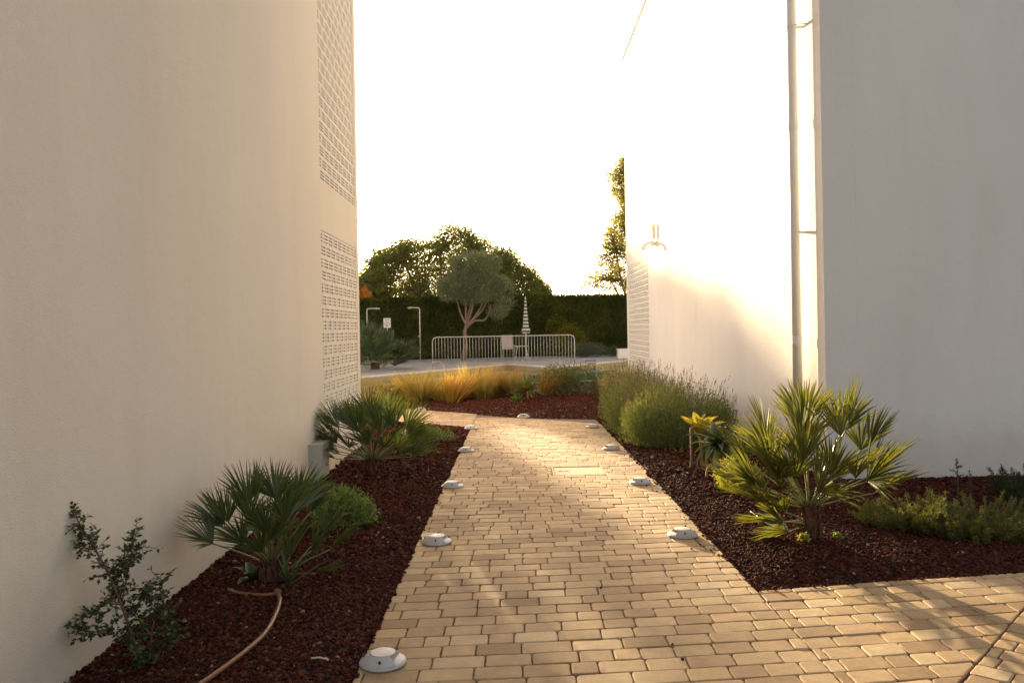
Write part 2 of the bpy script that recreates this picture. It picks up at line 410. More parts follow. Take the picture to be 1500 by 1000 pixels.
def emit_paver(mb, poly, g=.0024):
    P = np.asarray(poly)
    if parea(P) < .0016: return
    if np.sum(P[:,0]*np.roll(P[:,1], -1)-np.roll(P[:,0], -1)*P[:,1]) < 0: P = P[::-1]
    c = P.mean(0)
    # inset edges
    n = len(P); ins = []
    for i in range(n):
        a, b, d = P[i-1], P[i], P[(i+1) % n]
        e1 = unit(b-a); e2 = unit(d-b); n1 = np.array([-e1[1], e1[0]]); n2 = np.array([-e2[1], e2[0]])
        k = 1+n1@n2
        ins.append(b+(n1+n2)*g/max(k, .5))
    ins = np.asarray(ins)
    # round corners
    rr = []
    for i in range(n):
        a, b, d = ins[i-1], ins[i], ins[(i+1) % n]
        r = random.uniform(.009, .020)
        l1 = np.linalg.norm(a-b); l2 = np.linalg.norm(d-b); r = min(r, .4*l1, .4*l2)
        p1 = b+(a-b)/(l1+1e-9)*r; p2 = b+(d-b)/(l2+1e-9)*r
        rr += [p1, .25*p1+.5*b+.25*p2, p2]
        mid = (p2+(d+(b-d)/(l2+1e-9)*min(.015, .4*l2)))/2
        rr.append(mid+np.array(rng.normal(0, .0010, 2)))
    R = np.asarray(rr)+rng.normal(0, .0006, (len(rr), 2)); m = len(R); cc = R.mean(0)
    h = random.gauss(0, .0011); tx, ty = random.gauss(0, .006), random.gauss(0, .006)
    zf = lambda q, dz: h+(q[:,0]-cc[0])*tx+(q[:,1]-cc[1])*ty+dz
    def shrink(q, d):
        v = q-cc; L = np.linalg.norm(v, axis=1, keepdims=True); return cc+v*np.maximum(.2, 1-d/L)
    r1 = R; r2 = shrink(R, .0025); r3 = shrink(R, .007)
    V = np.vstack([np.c_[r1, np.full(m, -.03)], np.c_[r1, zf(r1, -.005)], np.c_[r2, zf(r2, -.0012)], np.c_[r3, zf(r3, 0)], [[cc[0], cc[1], h+.0004]]])
    q = [(k*m+i, k*m+(i+1) % m, (k+1)*m+(i+1) % m, (k+1)*m+i) for k in range(3) for i in range(m)]
    t = [(3*m+i, 3*m+(i+1) % m, 4*m) for i in range(m)]
    mb.add(V, q, t)
LENS = [.115, .15, .175, .175, .20, .20, .225]
mb = MB()
y = 2.2; ROWH = .122
while y < 18.4:
    x0, x1 = (-1.2, 4.2) if y < 5 else ((-.9, 1.5) if y < 11.2 else (-6.2, 1.5))
    x = x0-random.random()*.2
    while x < x1:
        L = random.choice(LENS)
        q = np.array([(x, y), (x+L, y), (x+L, y+ROWH), (x, y+ROWH)]); q[:,1] = warp(q[:,0], q[:,1])
        for R in path_regions:
            if q[:,1].max() < min(p[1] for p in R) or q[:,1].min() > max(p[1] for p in R): continue
            c = clip_convex(q, R)
            if len(c) > 2: emit_paver(mb, c)
        x += L
    y += ROWH
ang = math.radians(-43); ca, sa = math.cos(ang), math.sin(ang)
v = -4.
while v < 4:
    u = -4-random.random()*.2
    while u < 6:
        L = random.choice(LENS)
        q = np.array([(u, v), (u+L, v), (u+L, v+ROWH), (u, v+ROWH)])
        q = np.c_[q[:,0]*ca-q[:,1]*sa+3.0, q[:,0]*sa+q[:,1]*ca+4.585]
        c = clip_convex(q, side_region)
        if len(c) > 2 and q[:,0].max() < 5.5: emit_paver(mb, c)
        u += L
    v += ROWH
tag(mb.build('paved_path', M['paver']), kind='structure')
mb = MB()
prism(mb, [(PL, 2.2), (PR, 2.2), (8, 2.2), (8, 5.38), (2.98, 4.57), (2.0, 4.43), (PR, 4.31), (1.20, 11.85), (1.19, 12.62), (.12, 12.9), (PL, 13.62), (-1.73, 14.54), (-6, 18.2), (-6, 15.15), (-1.6, 12.41), (PL, 11.85)], -.5, -.011)
tag(mb.build('path_bedding', M['sand']), kind='structure')
# plain continuation of the paving behind the camera
mb = MB(); prism(mb, [(-1.7, -3.0), (8, -3.0), (8, 2.19), (-1.7, 2.19)], -.5, -.004)
tag(mb.build('forecourt', M['conc']), kind='structure')

left_bed = [(PL, 2.2), (PL, 11.85), (-1.6, 12.41), (-6, 15.15), (-6, 10.2), (-1.95, 10.2), (lwx(2.2), 2.2)]
right_bed = [(PR, 4.32), (2.0, 4.445), (2.98, 4.58), (6.6, 5.1), (6.6, 7.42), (2.8, 7.42), (2.8, 12.7), (1.19, 12.64), (1.20, 11.85)]
far_bed = [(1.19, 12.64), (.12, 12.9), (-1.73, 14.54), (-6, 18.2), (-7.2, 19.3), (-3, 19.2), (2.0, 21.2), (2.8, 21.2), (2.8, 12.7)]
def hump(x, y):
    return .010*np.sin(x*3.1+y*1.3+1)*np.sin(y*2.9-x*.7)+.006*np.sin(x*7.3+y*5.1+2*np.sin(y*1.7))+.005*np.sin(y*9.7-x*6.1+2+1.5*np.sin(x*2.3))
def bed_h(P, x, y):
    d = dist_poly(P, x, y); ins = pip(P, x, y)
    s = np.clip(d/.35, 0, 1); s = s*s*(3-2*s)
    return np.where(ins, -.016+s*.045+s*hump(x, y), -.05)
def bh(P, x, y): return float(bed_h(P, np.array([x]), np.array([y]))[0])
ICO = []
g_ = (1+5**.5)/2
for a in (-1, 1):
    for b in (-g_, g_): ICO += [(0, a, b), (a, b, 0), (b, 0, a)]
ICO = np.array(ICO)/np.sqrt(1+g_*g_)
def hull_faces(P):
    f = []
    n = len(P)
    for i in range(n):
        for j in range(i+1, n):
            for k in range(j+1, n):
                nn = np.cross(P[j]-P[i], P[k]-P[i]); d = (P-P[i])@nn
                if np.all(d <= 1e-6): f.append((i, j, k))
                elif np.all(d >= -1e-6): f.append((i, k, j))
    return np.array(f)
ICOF = hull_faces(ICO)
def stones(mb, C, r):
    n = len(C)
    q = rng.normal(size=(n, 4)); q /= np.linalg.norm(q, axis=1)[:, None]; w, x, y, z = q.T
    R = np.stack([1-2*(y*y+z*z), 2*(x*y-z*w), 2*(x*z+y*w), 2*(x*y+z*w), 1-2*(x*x+z*z), 2*(y*z-x*w), 2*(x*z-y*w), 2*(y*z+x*w), 1-2*(x*x+y*y)], 1).reshape(n, 3, 3)
    V = ICO[None]*(1+rng.uniform(-.28, .28, (n, 12, 1)))*rng.uniform(.6, 1.25, (n, 1, 3))
    V = np.einsum('nij,nkj->nki', R, V)*r[:, None, None]
    V[:,:,2] *= .8
    V += C[:, None, :]
    mb.add(V.reshape(-1, 3), None, (np.arange(n)[:, None, None]*12+ICOF[None]).reshape(-1, 3))
def bed(P, name_idx, zones):
    Pn = np.asarray(P); x0, y0 = Pn.min(0)-.1; x1, y1 = Pn.max(0)+.1
    xs = np.arange(x0, x1, .05); ys = np.arange(y0, y1, .05); X, Y = np.meshgrid(xs, ys)
    Z = bed_h(P, X, Y)
    keep = pip(P, X, Y) | (dist_poly(P, X, Y) < .08)
    idx = -np.ones(X.shape, int); idx[keep] = np.arange(keep.sum())
    a, b, c, d = idx[:-1,:-1], idx[:-1,1:], idx[1:,1:], idx[1:,:-1]; ok = (a >= 0) & (b >= 0) & (c >= 0) & (d >= 0)
    tag(link_mesh('bed_soil', np.stack([X[keep], Y[keep], Z[keep]], 1), [np.stack([a[ok], b[ok], c[ok], d[ok]], 1)], M['soil'], smooth=True), kind='structure')
    mb = MB()
    for (ya, yb, dens, r0, r1) in zones:
        n = int((x1-x0)*(yb-ya)*dens); x = rng.uniform(x0, x1, n); y = rng.uniform(ya, yb, n)
        dd = dist_poly(P, x, y); k = pip(P, x, y) | ((dd < .013) & (rng.random(n) < .35) & (y < 11) & ((np.abs(x-PL) < .05) | (np.abs(x-PR) < .05) | (y < 4.65)) & (x > PL-.05)); x, y = x[k], y[k]
        # thin the hidden sides
        r = rng.uniform(r0, r1, len(x))*rng.choice([.7, 1, 1.25], len(x))
        stones(mb, np.stack([x, y, np.maximum(bed_h(P, x, y), np.where(pip(P, x, y), -1, .002))+r*rng.uniform(-.1, .7, len(x))], 1), r)
    return tag(mb.build('lava_gravel', M['lava']), 'loose dark red lava gravel mulching the planting bed', 'gravel', kind='stuff')
bed(left_bed, 0, [(2.8, 5.0, 7000, .0055, .011), (5.0, 7.5, 3000, .009, .015), (7.5, 15, 1100, .013, .020)])
bed(right_bed, 1, [(4.3, 6.2, 6500, .0055, .0105), (6.2, 7.6, 3000, .009, .014), (7.6, 12.8, 1300, .011, .018)])
bed(far_bed, 2, [(12.6, 17.5, 1300, .009, .017), (17.5, 21.2, 120, .02, .03)])
# a few stray lava stones kicked on to the paving
spots = [(1030,784),(1041,805),(1046,803),(1053,812),(1013,803),(1026,797),(648,722),(632,751),(658,786),(947,711),(962,719),(1002,757),(991,745),(922,669),(1004,770),(880,860),(1000,965),(985,943)]
for (px, py) in spots:
    p = G(px, py, .006); mb = MB(); r = random.uniform(.007, .010)
    stones(mb, np.zeros((1, 3)), np.array([r])); o = mb.build('lava_pebble', M['lava']); o.location = (p[0], p[1], r*.75)
    tag(o, 'small dark lava pebble lying loose on the tan paving', 'pebble', 'stray lava pebbles on the paving')

# ------------------------------------------------------------------ utility cover
t = thing('utility_cover', ((MX0+MX1)/2, (MY0+MY1)/2, 0), 'square tan utility cover set flush in the brick path', 'manhole cover')
w, d = (MX1-MX0)/2-.004, (MY1-MY0)/2-.004
mb = MB()
for lo, hi in (((-w,-d,-.03),(w,-d+.014,.001)), ((-w,d-.014,-.03),(w,d,.001)), ((-w,-d+.014,-.03),(-w+.014,d-.014,.001)), ((w-.014,-d+.014,-.03),(w,d-.014,.001))): mb.box(lo, hi)
mb.build('frame', M['conc'], t)
mb = MB(); mb.box((-w+.018, -d+.018, -.03), (w-.018, d-.018, -.004)); mb.build('cover_plate', M['conc'], t)
mb = MB()
for dx in (-.17, -.11): mb.box((dx-.022, -.03, -.0035), (dx+.022, .03, -.0015))
mb.build('lift_slot', M['sticks'], t)

# ------------------------------------------------------------------ buildings
def lattice(mb, mbb, y0, y1, z0, z1, ncol, dp=.034):
    """openwork panel in the local frame: face at x=0, recess towards -x, y along wall, z up"""
    mbb.box((-.065, y0+.002, z0+.002), (-dp-.001, y1-.002, z1-.002))
    pitch = .122; n = int(round((z1-z0)/pitch)); pitch = (z1-z0)/n
    cw = (y1-y0)/ncol
    for i in range(n):
        zb = z0+i*pitch
        sl = .017; gap = (pitch*.68-3*sl)/2
        zs = [zb+pitch*.12+k*(sl+gap) for k in range(3)]
        cuts = [zb]+[q for z in zs for q in (z, z+sl)]+[zb+pitch]
        for k in range(0, len(cuts), 2): mb.box((-dp, y0, cuts[k]), (0, y1, cuts[k+1]))
        off = (.5*cw if i % 2 else 0)
        for z in zs:
            c = y0-off
            while c < y1+.001:
                a, b = max(y0, c-.030), min(y1, c+.030)
                if b > a: mb.box((-dp, a, z+.0005), (-.001, b, z+sl-.0005))
                c += cw
def wall_frame(mb, x_out, x_in, ylo, yhi, ztop, holes):
    """wall slab between y's with rectangular holes (y0,y1,z0,z1) stacked vertically sharing y0,y1"""
    y0, y1 = holes[0][0], holes[0][1]
    lo, hi = min(x_out, x_in), max(x_out, x_in)
    mb.box((lo, ylo, -.5), (hi, y0, ztop)); mb.box((lo, y1, -.5), (hi, yhi, ztop))
    zz = [-.5]+[q for h in holes for q in (h[2], h[3])]+[ztop]
    for k in range(0, len(zz), 2):
        if zz[k+1] > zz[k]: mb.box((lo, y0, zz[k]), (hi, y1, zz[k+1]))

# building beside the narrow bed.  local frame: origin at its far corner, +y along the wall away from the camera
a = np.array(LW1)-np.array(LW0); rz = math.atan2(-a[0], a[1])
bl = thing('white_building', (LW1[0], LW1[1], 0), 'plain white building on the garden hose side, two lattice screens near its far corner', 'building', rz=rz)
mb = MB(); H_ = 8.1
holes = [(-2.06, -.17, .16, 2.42), (-2.06, -.17, 2.92, 7.6)]
wall_frame(mb, 0, -.3, -13.2, 0, H_, holes)
mb.box((-9, -13.2, -.5), (-.301, -12.9, H_)); mb.box((-9, -.3, -.5), (-.301, 0, H_)); mb.box((-9, -12.9, -.5), (-8.7, -.3, H_))
mb.box((-8.7, -12.9, H_-.4), (-.3, -.3, H_-.2))
mb.build('wall', M['stucco'], bl)
for h in holes:
    mb, mbb = MB(), MB(); 
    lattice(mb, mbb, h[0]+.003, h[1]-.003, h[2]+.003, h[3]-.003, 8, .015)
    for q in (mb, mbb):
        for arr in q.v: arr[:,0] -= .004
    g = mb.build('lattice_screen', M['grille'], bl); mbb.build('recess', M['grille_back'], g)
# cable box on that wall
t = thing('cable_box', (lwx(7.75), 7.62, .035), 'small grey plastic cable box fixed low on the white wall', 'box', rz=rz)
mb = MB(); mb.box((.0, -.14, .03), (.125, .16, .33)); o = mb.build('body', M['boxgrey'], t)
mb = MB(); mb.box((.0, -.148, .33), (.133, .168, .345)); mb.build('lid', M['boxgrey'], t)
mb = MB(); mb.box((.125, .02, .12), (.130, .05, .15)); mb.build('lock', M['dark'], t)

XR, YC, YF = 2.8, 7.45, 20.75
br = thing('white_building', (XR, YC, 0), 'white rendered building beyond the lavender, sunlit along the path with a downpipe at its corner', 'building')
mb = MB(); HR = 8.15
hole = [(17.35-YC, YF-YC-.35, .25, 2.92)]
wall_frame(mb, 0, .3, 0, YF-YC, HR, hole)
mb.box((.301, 0, -.5), (11, .3, HR)); mb.box((.301, YF-YC-.3, -.5), (11, YF-YC, HR)); mb.box((10.7, .3, -.5), (11, YF-YC-.3, HR))
mb.box((.3, .3, HR-.4), (10.7, YF-YC-.3, HR-.2))
mb.build('wall', M['stucco_b'], br)
mb = MB(); mb.box((-.03, -.03, HR), (.33, YF-YC+.03, HR+.06)); mb.box((.33, -.03, HR), (11.03, .33, HR+.06)); mb.box((.33, YF-YC-.33, HR), (11.03, YF-YC+.03, HR+.06))
mb.build('roof_coping', M['stucco_b'], br)
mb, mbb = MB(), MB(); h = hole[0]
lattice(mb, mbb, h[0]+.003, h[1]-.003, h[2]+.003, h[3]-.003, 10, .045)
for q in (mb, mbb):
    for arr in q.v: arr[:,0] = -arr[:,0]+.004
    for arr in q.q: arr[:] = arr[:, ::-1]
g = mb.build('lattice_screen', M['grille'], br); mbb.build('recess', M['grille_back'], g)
# downpipe
py_ = .42; mb = MB(); mb.tube([(-.112, py_, -.1), (-.112, py_, 3.0), (-.112, py_, HR-.5)], .046, 24)
dp = mb.build('downpipe', M['pipe'], br, smooth=True)
for zc in (2.28, 4.25):
    mb = MB(); mb.lathe([(.047, zc-.02), (.0495, zc-.02), (.0495, zc+.02), (.047, zc+.02)], 24, (-.112, py_, 0))
    mb.box((-.066, py_-.012, zc-.012), (.002, py_+.012, zc+.012))
    mb.tube([(-.112, py_-.05, zc), (-.09, py_-.075, zc), (-.03, py_-.09, zc), (.002, py_-.09, zc)], .006, 6)
    mb.build('pipe_bracket', M['pipe'], dp)
for zc in (3.3, 1.25, 5.4):
    mb = MB(); mb.lathe([(.0465, zc-.04), (.052, zc-.04), (.052, zc+.04), (.0465, zc+.04)], 24, (-.112, py_, 0))
    mb.build('pipe_socket', M['pipe'], dp)

# lamp fixed to the sunlit wall
c = at(951, 357, 16.3)
t = thing('wall_light', (XR, 16.3, c[2]), 'white wall light with upright fin and drooping arm, high on the sunlit wall', 'wall light')
mb = MB(); mb.lathe([(0, -.045), (.045, -.045), (.055, -.02), (.055, .03), (.04, .05), (0, .05)], 16, (-.062, 0, 0)); mb.build('hub', M['white'], t, smooth=True)
mb = MB(); R = np.array([[math.cos(.15), -math.sin(.15), 0], [math.sin(.15), math.cos(.15), 0], [0, 0, 1]])
mb.obox((-.065, -.01, .235), .075, .13, .28, R); mb.obox((-.065, 0, .075), .02, .03, .06, np.eye(3)); mb.build('fin', M['white'], t)
mb = MB(); mb.tube(spl([(-.07, 0, .0), (-.14, -.02, .015), (-.22, -.03, -.02), (-.28, -.04, -.10)], 5), [.026]*8+[.032]*4+[.046, .048, .05, .046], 10); mb.build('arm', M['white'], t, smooth=True)
mb = MB(); mb.box((-.016, -.07, -.07), (-.0005, .07, .07)); mb.build('mount', M['white'], t)

# ------------------------------------------------------------------ path lights
def path_light(loc, facing, label, first=None, sc=1.):
    if first is None:
        t = thing('path_light', loc, label, 'path light', 'round aluminium lights set along the path')
        n = 48; a = np.arange(n)*2*PI/n
        mb = MB()
        # base flange
        mb.lathe([(.0, .004), (.096, .004), (.100, .010), (.098, .016), (.090, .020), (.0, .021)], n)
        mb.build('flange', M['lamp_alu'], t, smooth=True)
        # hood: truncated cone with a wedge opening facing +x
        mb = MB(); op = .85
        aa = np.linspace(op, 2*PI-op, 41); prof = [(.094, .0205), (.085, .029), (.073, .0385), (.0595, .0475), (.055, .0490)]
        V = np.concatenate([np.stack([r*np.cos(aa), r*np.sin(aa), np.full(41, z)], 1) for r, z in prof])
        q = [(i*41+j, i*41+j+1, (i+1)*41+j+1, (i+1)*41+j) for i in range(len(prof)-1) for j in range(40)]
        mb.add(V, q)
        for j, sg in ((0, 1), (40, -1)):            # cheek walls of the opening
            P = np.array([V[i*41+j] for i in range(5)]); inner = np.array([((.022)*np.cos(aa[j]), (.022)*np.sin(aa[j]), z) for z in (.0205, .0475)])
            mb.add(np.vstack([P, inner]), [(0, 1, 6, 5)] if False else None, [(5, 0, 1), (5, 1, 2), (5, 2, 3), (5, 3, 6), (3, 4, 6)])
        bk = np.linspace(op, -op, 9)
        Vb = np.vstack([np.stack([(.022)*np.cos(bk), (.022)*np.sin(bk), np.full(9, .0205)], 1), np.stack([(.022)*np.cos(bk), (.022)*np.sin(bk), np.full(9, .0460)], 1)])
        mb.add(Vb, [(i, i+1, 9+i+1, 9+i) for i in range(8)])
        hood = mb.build('hood', M['lamp_alu'], t, smooth=False)
        mb = MB(); mb.lathe([(.0, .0455), (.052, .0455), (.0535, .0500), (.0525, .0512), (.049, .0520), (.0, .0524)], n)
        mb.build('cap', M['lamp_top'], t, smooth=True)
        mb = MB(); mb.box((.023, -.014, .026), (.028, .014, .040)); mb.build('lens', M['dark'], t)
        for k in range(4):
            th = PI/2+.0+k*PI/2+.0
            if k == 3: th = -PI/2
            if abs(math.cos(th)) > .9 and math.cos(th) > 0: continue
            mb = MB(); r_ = .0775; z_ = .0350
            mb.tube([(r_*math.cos(th), r_*math.sin(th), z_), ((r_+.0045)*math.cos(th), (r_+.0045)*math.sin(th), z_+.0045)], .0058, 10)
            mb.build('screw_hole', M['dark'], t)
        first = t
    else:
        t = copy_thing(first); tag(t, label, 'path light')
    t.location = tuple(loc); t.rotation_euler = (0, 0, facing)
    t.scale = (sc,)*3
    return t
LS = [((561, 972), 0, 'path light at the bottom edge beside the hose bed, the closest of all'),
      ((640, 795), 0, 'path light beside the bright mounded shrub, stray dark pebble by its rim'),
      ((663, 713), 0, 'path light at the bed edge level with the utility cover, on the small shrubs side'),
      ((683, 661), 0, 'path light by the gravel edge, next before the inner bed corner'),
      ((690, 628), 0, 'path light on the inner corner where the path bends behind the creeping plant'),
      ((616, 601), -1.0, 'path light farthest away, below the golden grasses at the bend'),
      ((767, 611), -1.7, 'path light at the front edge of the far gravel bed below the lime rosette'),
      ((868, 626), PI, 'path light tucked at the back foot of the lavender bushes'),
      ((895, 658), PI, 'path light half hidden under the front of the lavender bushes'),
      ((938, 708), PI, 'path light at the gravel edge just past the lavender, near the utility cover'),
      ((1000, 785), PI, 'path light on the sunlit paving beside the large fan palm, pebbles next to it')]
first = None
for (p, f, lb) in LS:
    o = path_light(G(*p)+np.array([0, 0, .0]), f, lb, first)
    first = first or o

# ------------------------------------------------------------------ garden hose
t = thing('garden_hose', G(410, 878), 'brown garden hose lying across the red gravel below the fan palm', 'hose')
def bedpt(P, px, py, dz):
    p = G(px, py, .03); p[2] = max(.02, bh(P, p[0], p[1]))*.4+.016+dz if P is left_bed and dz > .015 else bh(P, p[0], p[1])+dz; return p
hp = [bedpt(left_bed, *q, .022) for q in ((406, 875), (410, 884), (404, 905), (388, 932), (360, 958), (328, 983), (300, 1003), (262, 1030))]
o = np.array(t.location)
mb = MB(); mb.tube(spl(hp)-o, .0105, 12); mb.build('hose_tube', M['hose'], t, smooth=True)
hp2 = [bedpt(left_bed, *q, .02) for q in ((334, 868), (345, 873), (362, 876), (385, 877), (406, 875))]
mb = MB(); mb.tube(spl(hp2)-o, .0085, 12); mb.build('hose_tube', M['hose'], t, smooth=True)
mb = MB(); mb.tube(np.array([hp[0]+[-.012, 0, .004], hp[0]+[.02, 0, .004]])-o, .014, 10); mb.tube(np.array([hp[0]+[0, 0, 0], hp[0]+[.0, 0, .022]])-o, .012, 10); mb.build('elbow_fitting', M['hose'], t)

# ------------------------------------------------------------------ plants
def frame_from(D, up):
    D = D/np.linalg.norm(D); S = np.cross(D, up); S /= np.linalg.norm(S)+1e-9; N = np.cross(S, D); return D, S, N
def frond_mesh(mbp, mbl, base, dirv, plen, L, nseg=22, spread=205, wid=.016, droop=.15, twist=0., sag=.12):
    """petiole + fan of folded leaflets"""
    D0 = dirv/np.linalg.norm(dirv)
    hor = np.array([D0[0], D0[1], 0]); hn = np.linalg.norm(hor); hor = hor/hn if hn > .05 else np.array([rng.normal(), rng.normal(), 0]); hor /= np.linalg.norm(hor)
    s = np.linspace(0, 1, 7)[:, None]
    P = base+D0*plen*s+hor*sag*plen*s*s*.6-UPV*sag*plen*s*s*.5
    mbp.tube(P, np.linspace(.0075, .0042, 7)*(plen/.45)**.3, 5)
    hub = P[-1]; D = P[-1]-P[-2]; D /= np.linalg.norm(D)
    # blade tips back over the petiole a little
    ref = UPV if abs(D[2]) < .95 else -hor
    D, S, N = frame_from(D, ref)
    c, sn = math.cos(twist), math.sin(twist); S, N = S*c+N*sn, N*c-S*sn
    D = D*math.cos(.15)-N*math.sin(.15)*0+N*.12; D /= np.linalg.norm(D); S = np.cross(D, N); S /= np.linalg.norm(S); N = np.cross(S, D)
    for i in range(nseg):
        a = math.radians(spread)*(i/(nseg-1)-.5)+rng.normal(0, .022)
        d = D*math.cos(a)+S*math.sin(a)+N*(.14+.26*abs(math.sin(a))+rng.normal(0, .05)); d /= np.linalg.norm(d)
        ll = L*(.80+.22*math.cos(a*.8))*rng.uniform(.9, 1.06)
        sd = np.cross(d, N); sd /= np.linalg.norm(sd); nn = np.cross(sd, d)
        st = [0, .22, .45, .72, 1.0]; wd = [.0035, wid*.72, wid, wid*.62, .0012]
        dr = droop*rng.uniform(.4, 1.5)
        V = []
        for f, w in zip(st, wd):
            cpt = hub+d*ll*f-UPV*dr*ll*max(0, f-.35)**2
            V += [cpt-sd*w*.5+nn*w*.28, cpt-nn*w*.12, cpt+sd*w*.5+nn*w*.28]
        q = []
        for k in range(4): q += [(3*k, 3*k+1, 3*k+4, 3*k+3), (3*k+1, 3*k+2, 3*k+5, 3*k+4)]
        mbl.add(V, q)
def palm_trunk(root, h, r, lean=(0, 0)):
    mb = MB(); k = 9; P = [np.array([lean[0]*s, lean[1]*s, -.06+(h+.06)*s]) for s in np.linspace(0, 1, k)]
    mb.tube(P, [r*(1.15-.35*s) for s in np.linspace(0, 1, k)], 10)
    # ragged leaf-base scales
    for i in range(70):
        s = rng.uniform(0, 1); a = rng.uniform(0, 2*PI); rr = r*(1.15-.35*s)
        p = np.array([lean[0]*s+rr*math.cos(a)*.9, lean[1]*s+rr*math.sin(a)*.9, h*s-.02])
        mb.tube([p, p+np.array([math.cos(a)*.022, math.sin(a)*.022, .035]), p+np.array([math.cos(a)*.026, math.sin(a)*.026, .075])], [.011, .009, .003], 4)
    mb.build('trunk', M['fibre'], root)
def palm(name, loc, label, fr, L, trunk_h, trunk_r, mat, group=None, nseg=22, wid=.016, cat='palm', extra_trunks=(), seed=3):
    global rng
    keep_, rng = rng, np.random.default_rng(seed)
    t = thing(name, loc, label, cat, group)
    palm_trunk(t, trunk_h, trunk_r)
    for (off, hh, rr) in extra_trunks:
        mb = MB(); mb.tube([(off[0]*.5, off[1]*.5, -.03), (off[0], off[1], hh)], [rr, rr*.7], 8); mb.build('trunk', M['fibre'], t)
    for f in fr:
        th, dep, pl = f[:3]; base = np.array(f[3]) if len(f) > 3 else np.array([0, 0, trunk_h*.9]); sc = f[4] if len(f) > 4 else 1.
        a = math.radians(th); d = np.array([math.cos(a), -dep, math.sin(a)])
        if len(f) <= 3: base = base+np.array([d[0], d[1], 0])/np.linalg.norm(d)*trunk_r*.6
        mbp, mbl = MB(), MB()
        frond_mesh(mbp, mbl, base, d, pl, L*sc*rng.uniform(.93, 1.07), nseg, spread=rng.uniform(88, 138), wid=wid*sc, twist=rng.normal(0, .5))
        fo = mbl.build('frond', mat, t); mbp.build('petiole', M['petiole'], fo, smooth=True)
    rng = keep_
    return t
# the large sunlit fan palm
p = bedpt(right_bed, 1186, 790, 0)
fr = [(148,.15,.36),(158,-.3,.36),(136,-.25,.42),(125,.25,.42),(112,-.2,.50),(100,.3,.48),(88,-.3,.54),(76,.2,.52),(66,-.2,.54),(57,.25,.52),
      (48,-.2,.50),(38,.25,.44),(29,-.15,.42),(44,.6,.38),(164,.35,.30),(120,.75,.36),(82,.9,.34),(140,.7,.32),(58,.8,.38),(100,1.2,.26),(110,-.8,.48),(93,.1,.58),(20,.2,.36),(72,.1,.60),(150,.1,.30),(132,.5,.36),(106,.6,.44),
      (176,.3,.16,(-.03,-.02,.12),.9),(163,.5,.18,(-.04,-.03,.10),.85),(148,.6,.20,(-.04,-.03,.12),.85),(190,.2,.10,(-.04,-.02,.08),.75)]
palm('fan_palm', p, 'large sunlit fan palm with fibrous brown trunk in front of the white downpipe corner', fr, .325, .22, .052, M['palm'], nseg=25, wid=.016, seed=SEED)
# fan palm near the hose
p = bedpt(left_bed, 398, 853, 0)
fr = [(130,.1,.38),(141,-.2,.40),(148,.25,.36),(120,.3,.40),(110,-.2,.44),(101,.4,.38),(92,-.3,.44),(83,.2,.42),(75,-.2,.44),(67,.15,.42),(112,.9,.30),(76,.8,.30),(90,1.2,.22),(60,-.3,.40),(125,-.5,.40),(98,0,.46),(70,.4,.38),(84,.6,.34),
      (62,.3,.18,(.05,-.03,.04),.9),(45,.1,.22,(.08,.02,.05),.85),(30,-.1,.28,(.09,.05,.05),.85),(8,.2,.20,(.08,0,.04),.7),(54,-.4,.30,(.10,.06,.05),.85)]
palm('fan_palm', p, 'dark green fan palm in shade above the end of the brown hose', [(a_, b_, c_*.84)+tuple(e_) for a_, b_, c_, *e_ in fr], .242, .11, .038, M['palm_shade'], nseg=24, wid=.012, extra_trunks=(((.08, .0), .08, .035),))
# blue-green sword shoot is part of the same clump; next palm further along the wall
p = bedpt(left_bed, 545, 692, 0)
fr = [(142,.4,.36),(100,.6,.38),(70,.5,.36),(115,-.5,.42),(30,.6,.30),(156,.6,.30),(76,-.6,.44),(40,-.6,.40),(128,.05,.44),(18,.5,.28),(150,.1,.40),(162,-.2,.36),(135,.25,.42),(120,-.2,.42),(108,.3,.40),(95,-.3,.44),(84,.2,.42),(72,-.2,.44),(60,.3,.42),(48,-.2,.42),(36,.2,.40),(24,-.1,.38),(14,.25,.36),(170,.3,.3),(88,1.0,.28),(130,.9,.3),(50,.9,.3),(5,-.2,.34)]
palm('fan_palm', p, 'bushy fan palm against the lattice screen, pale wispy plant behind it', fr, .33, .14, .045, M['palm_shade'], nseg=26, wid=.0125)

# young leafy shrub beside the wall
def pinnate(mb, P, Lleaf, n, spreadv):
    P = np.asarray(P); k = len(P)
    s = np.linspace(.1, 1, n); idx = s*(k-1); i0 = np.minimum(idx.astype(int), k-2); f = (idx-i0)[:, None]
    C = P[i0]*(1-f)+P[i0+1]*f; T = unit(P[i0+1]-P[i0])
    ref = unit(rng.normal(0, .35, (n, 3))+spreadv); S = unit(np.cross(T, ref))
    sg = np.where(np.arange(n) % 2, 1, -1)[:, None]
    D = unit(T*.55+S*sg+rng.normal(0, .3, (n, 3))); N = unit(ref+rng.normal(0, .5, (n, 3)))
    L = Lleaf*rng.uniform(.7, 1.2, n)
    leaves(mb, C, D, N, L, L*.58, .12)
sd0 = 3.42
t = thing('leafy_shrub', bedpt(left_bed, 216, 990, 0), 'young open shrub of small dark leaves on reddish stems against the bare wall', 'shrub')
o = np.array(t.location)
def sp(px, py, dd=0.): return at(px, py, sd0+dd)-o
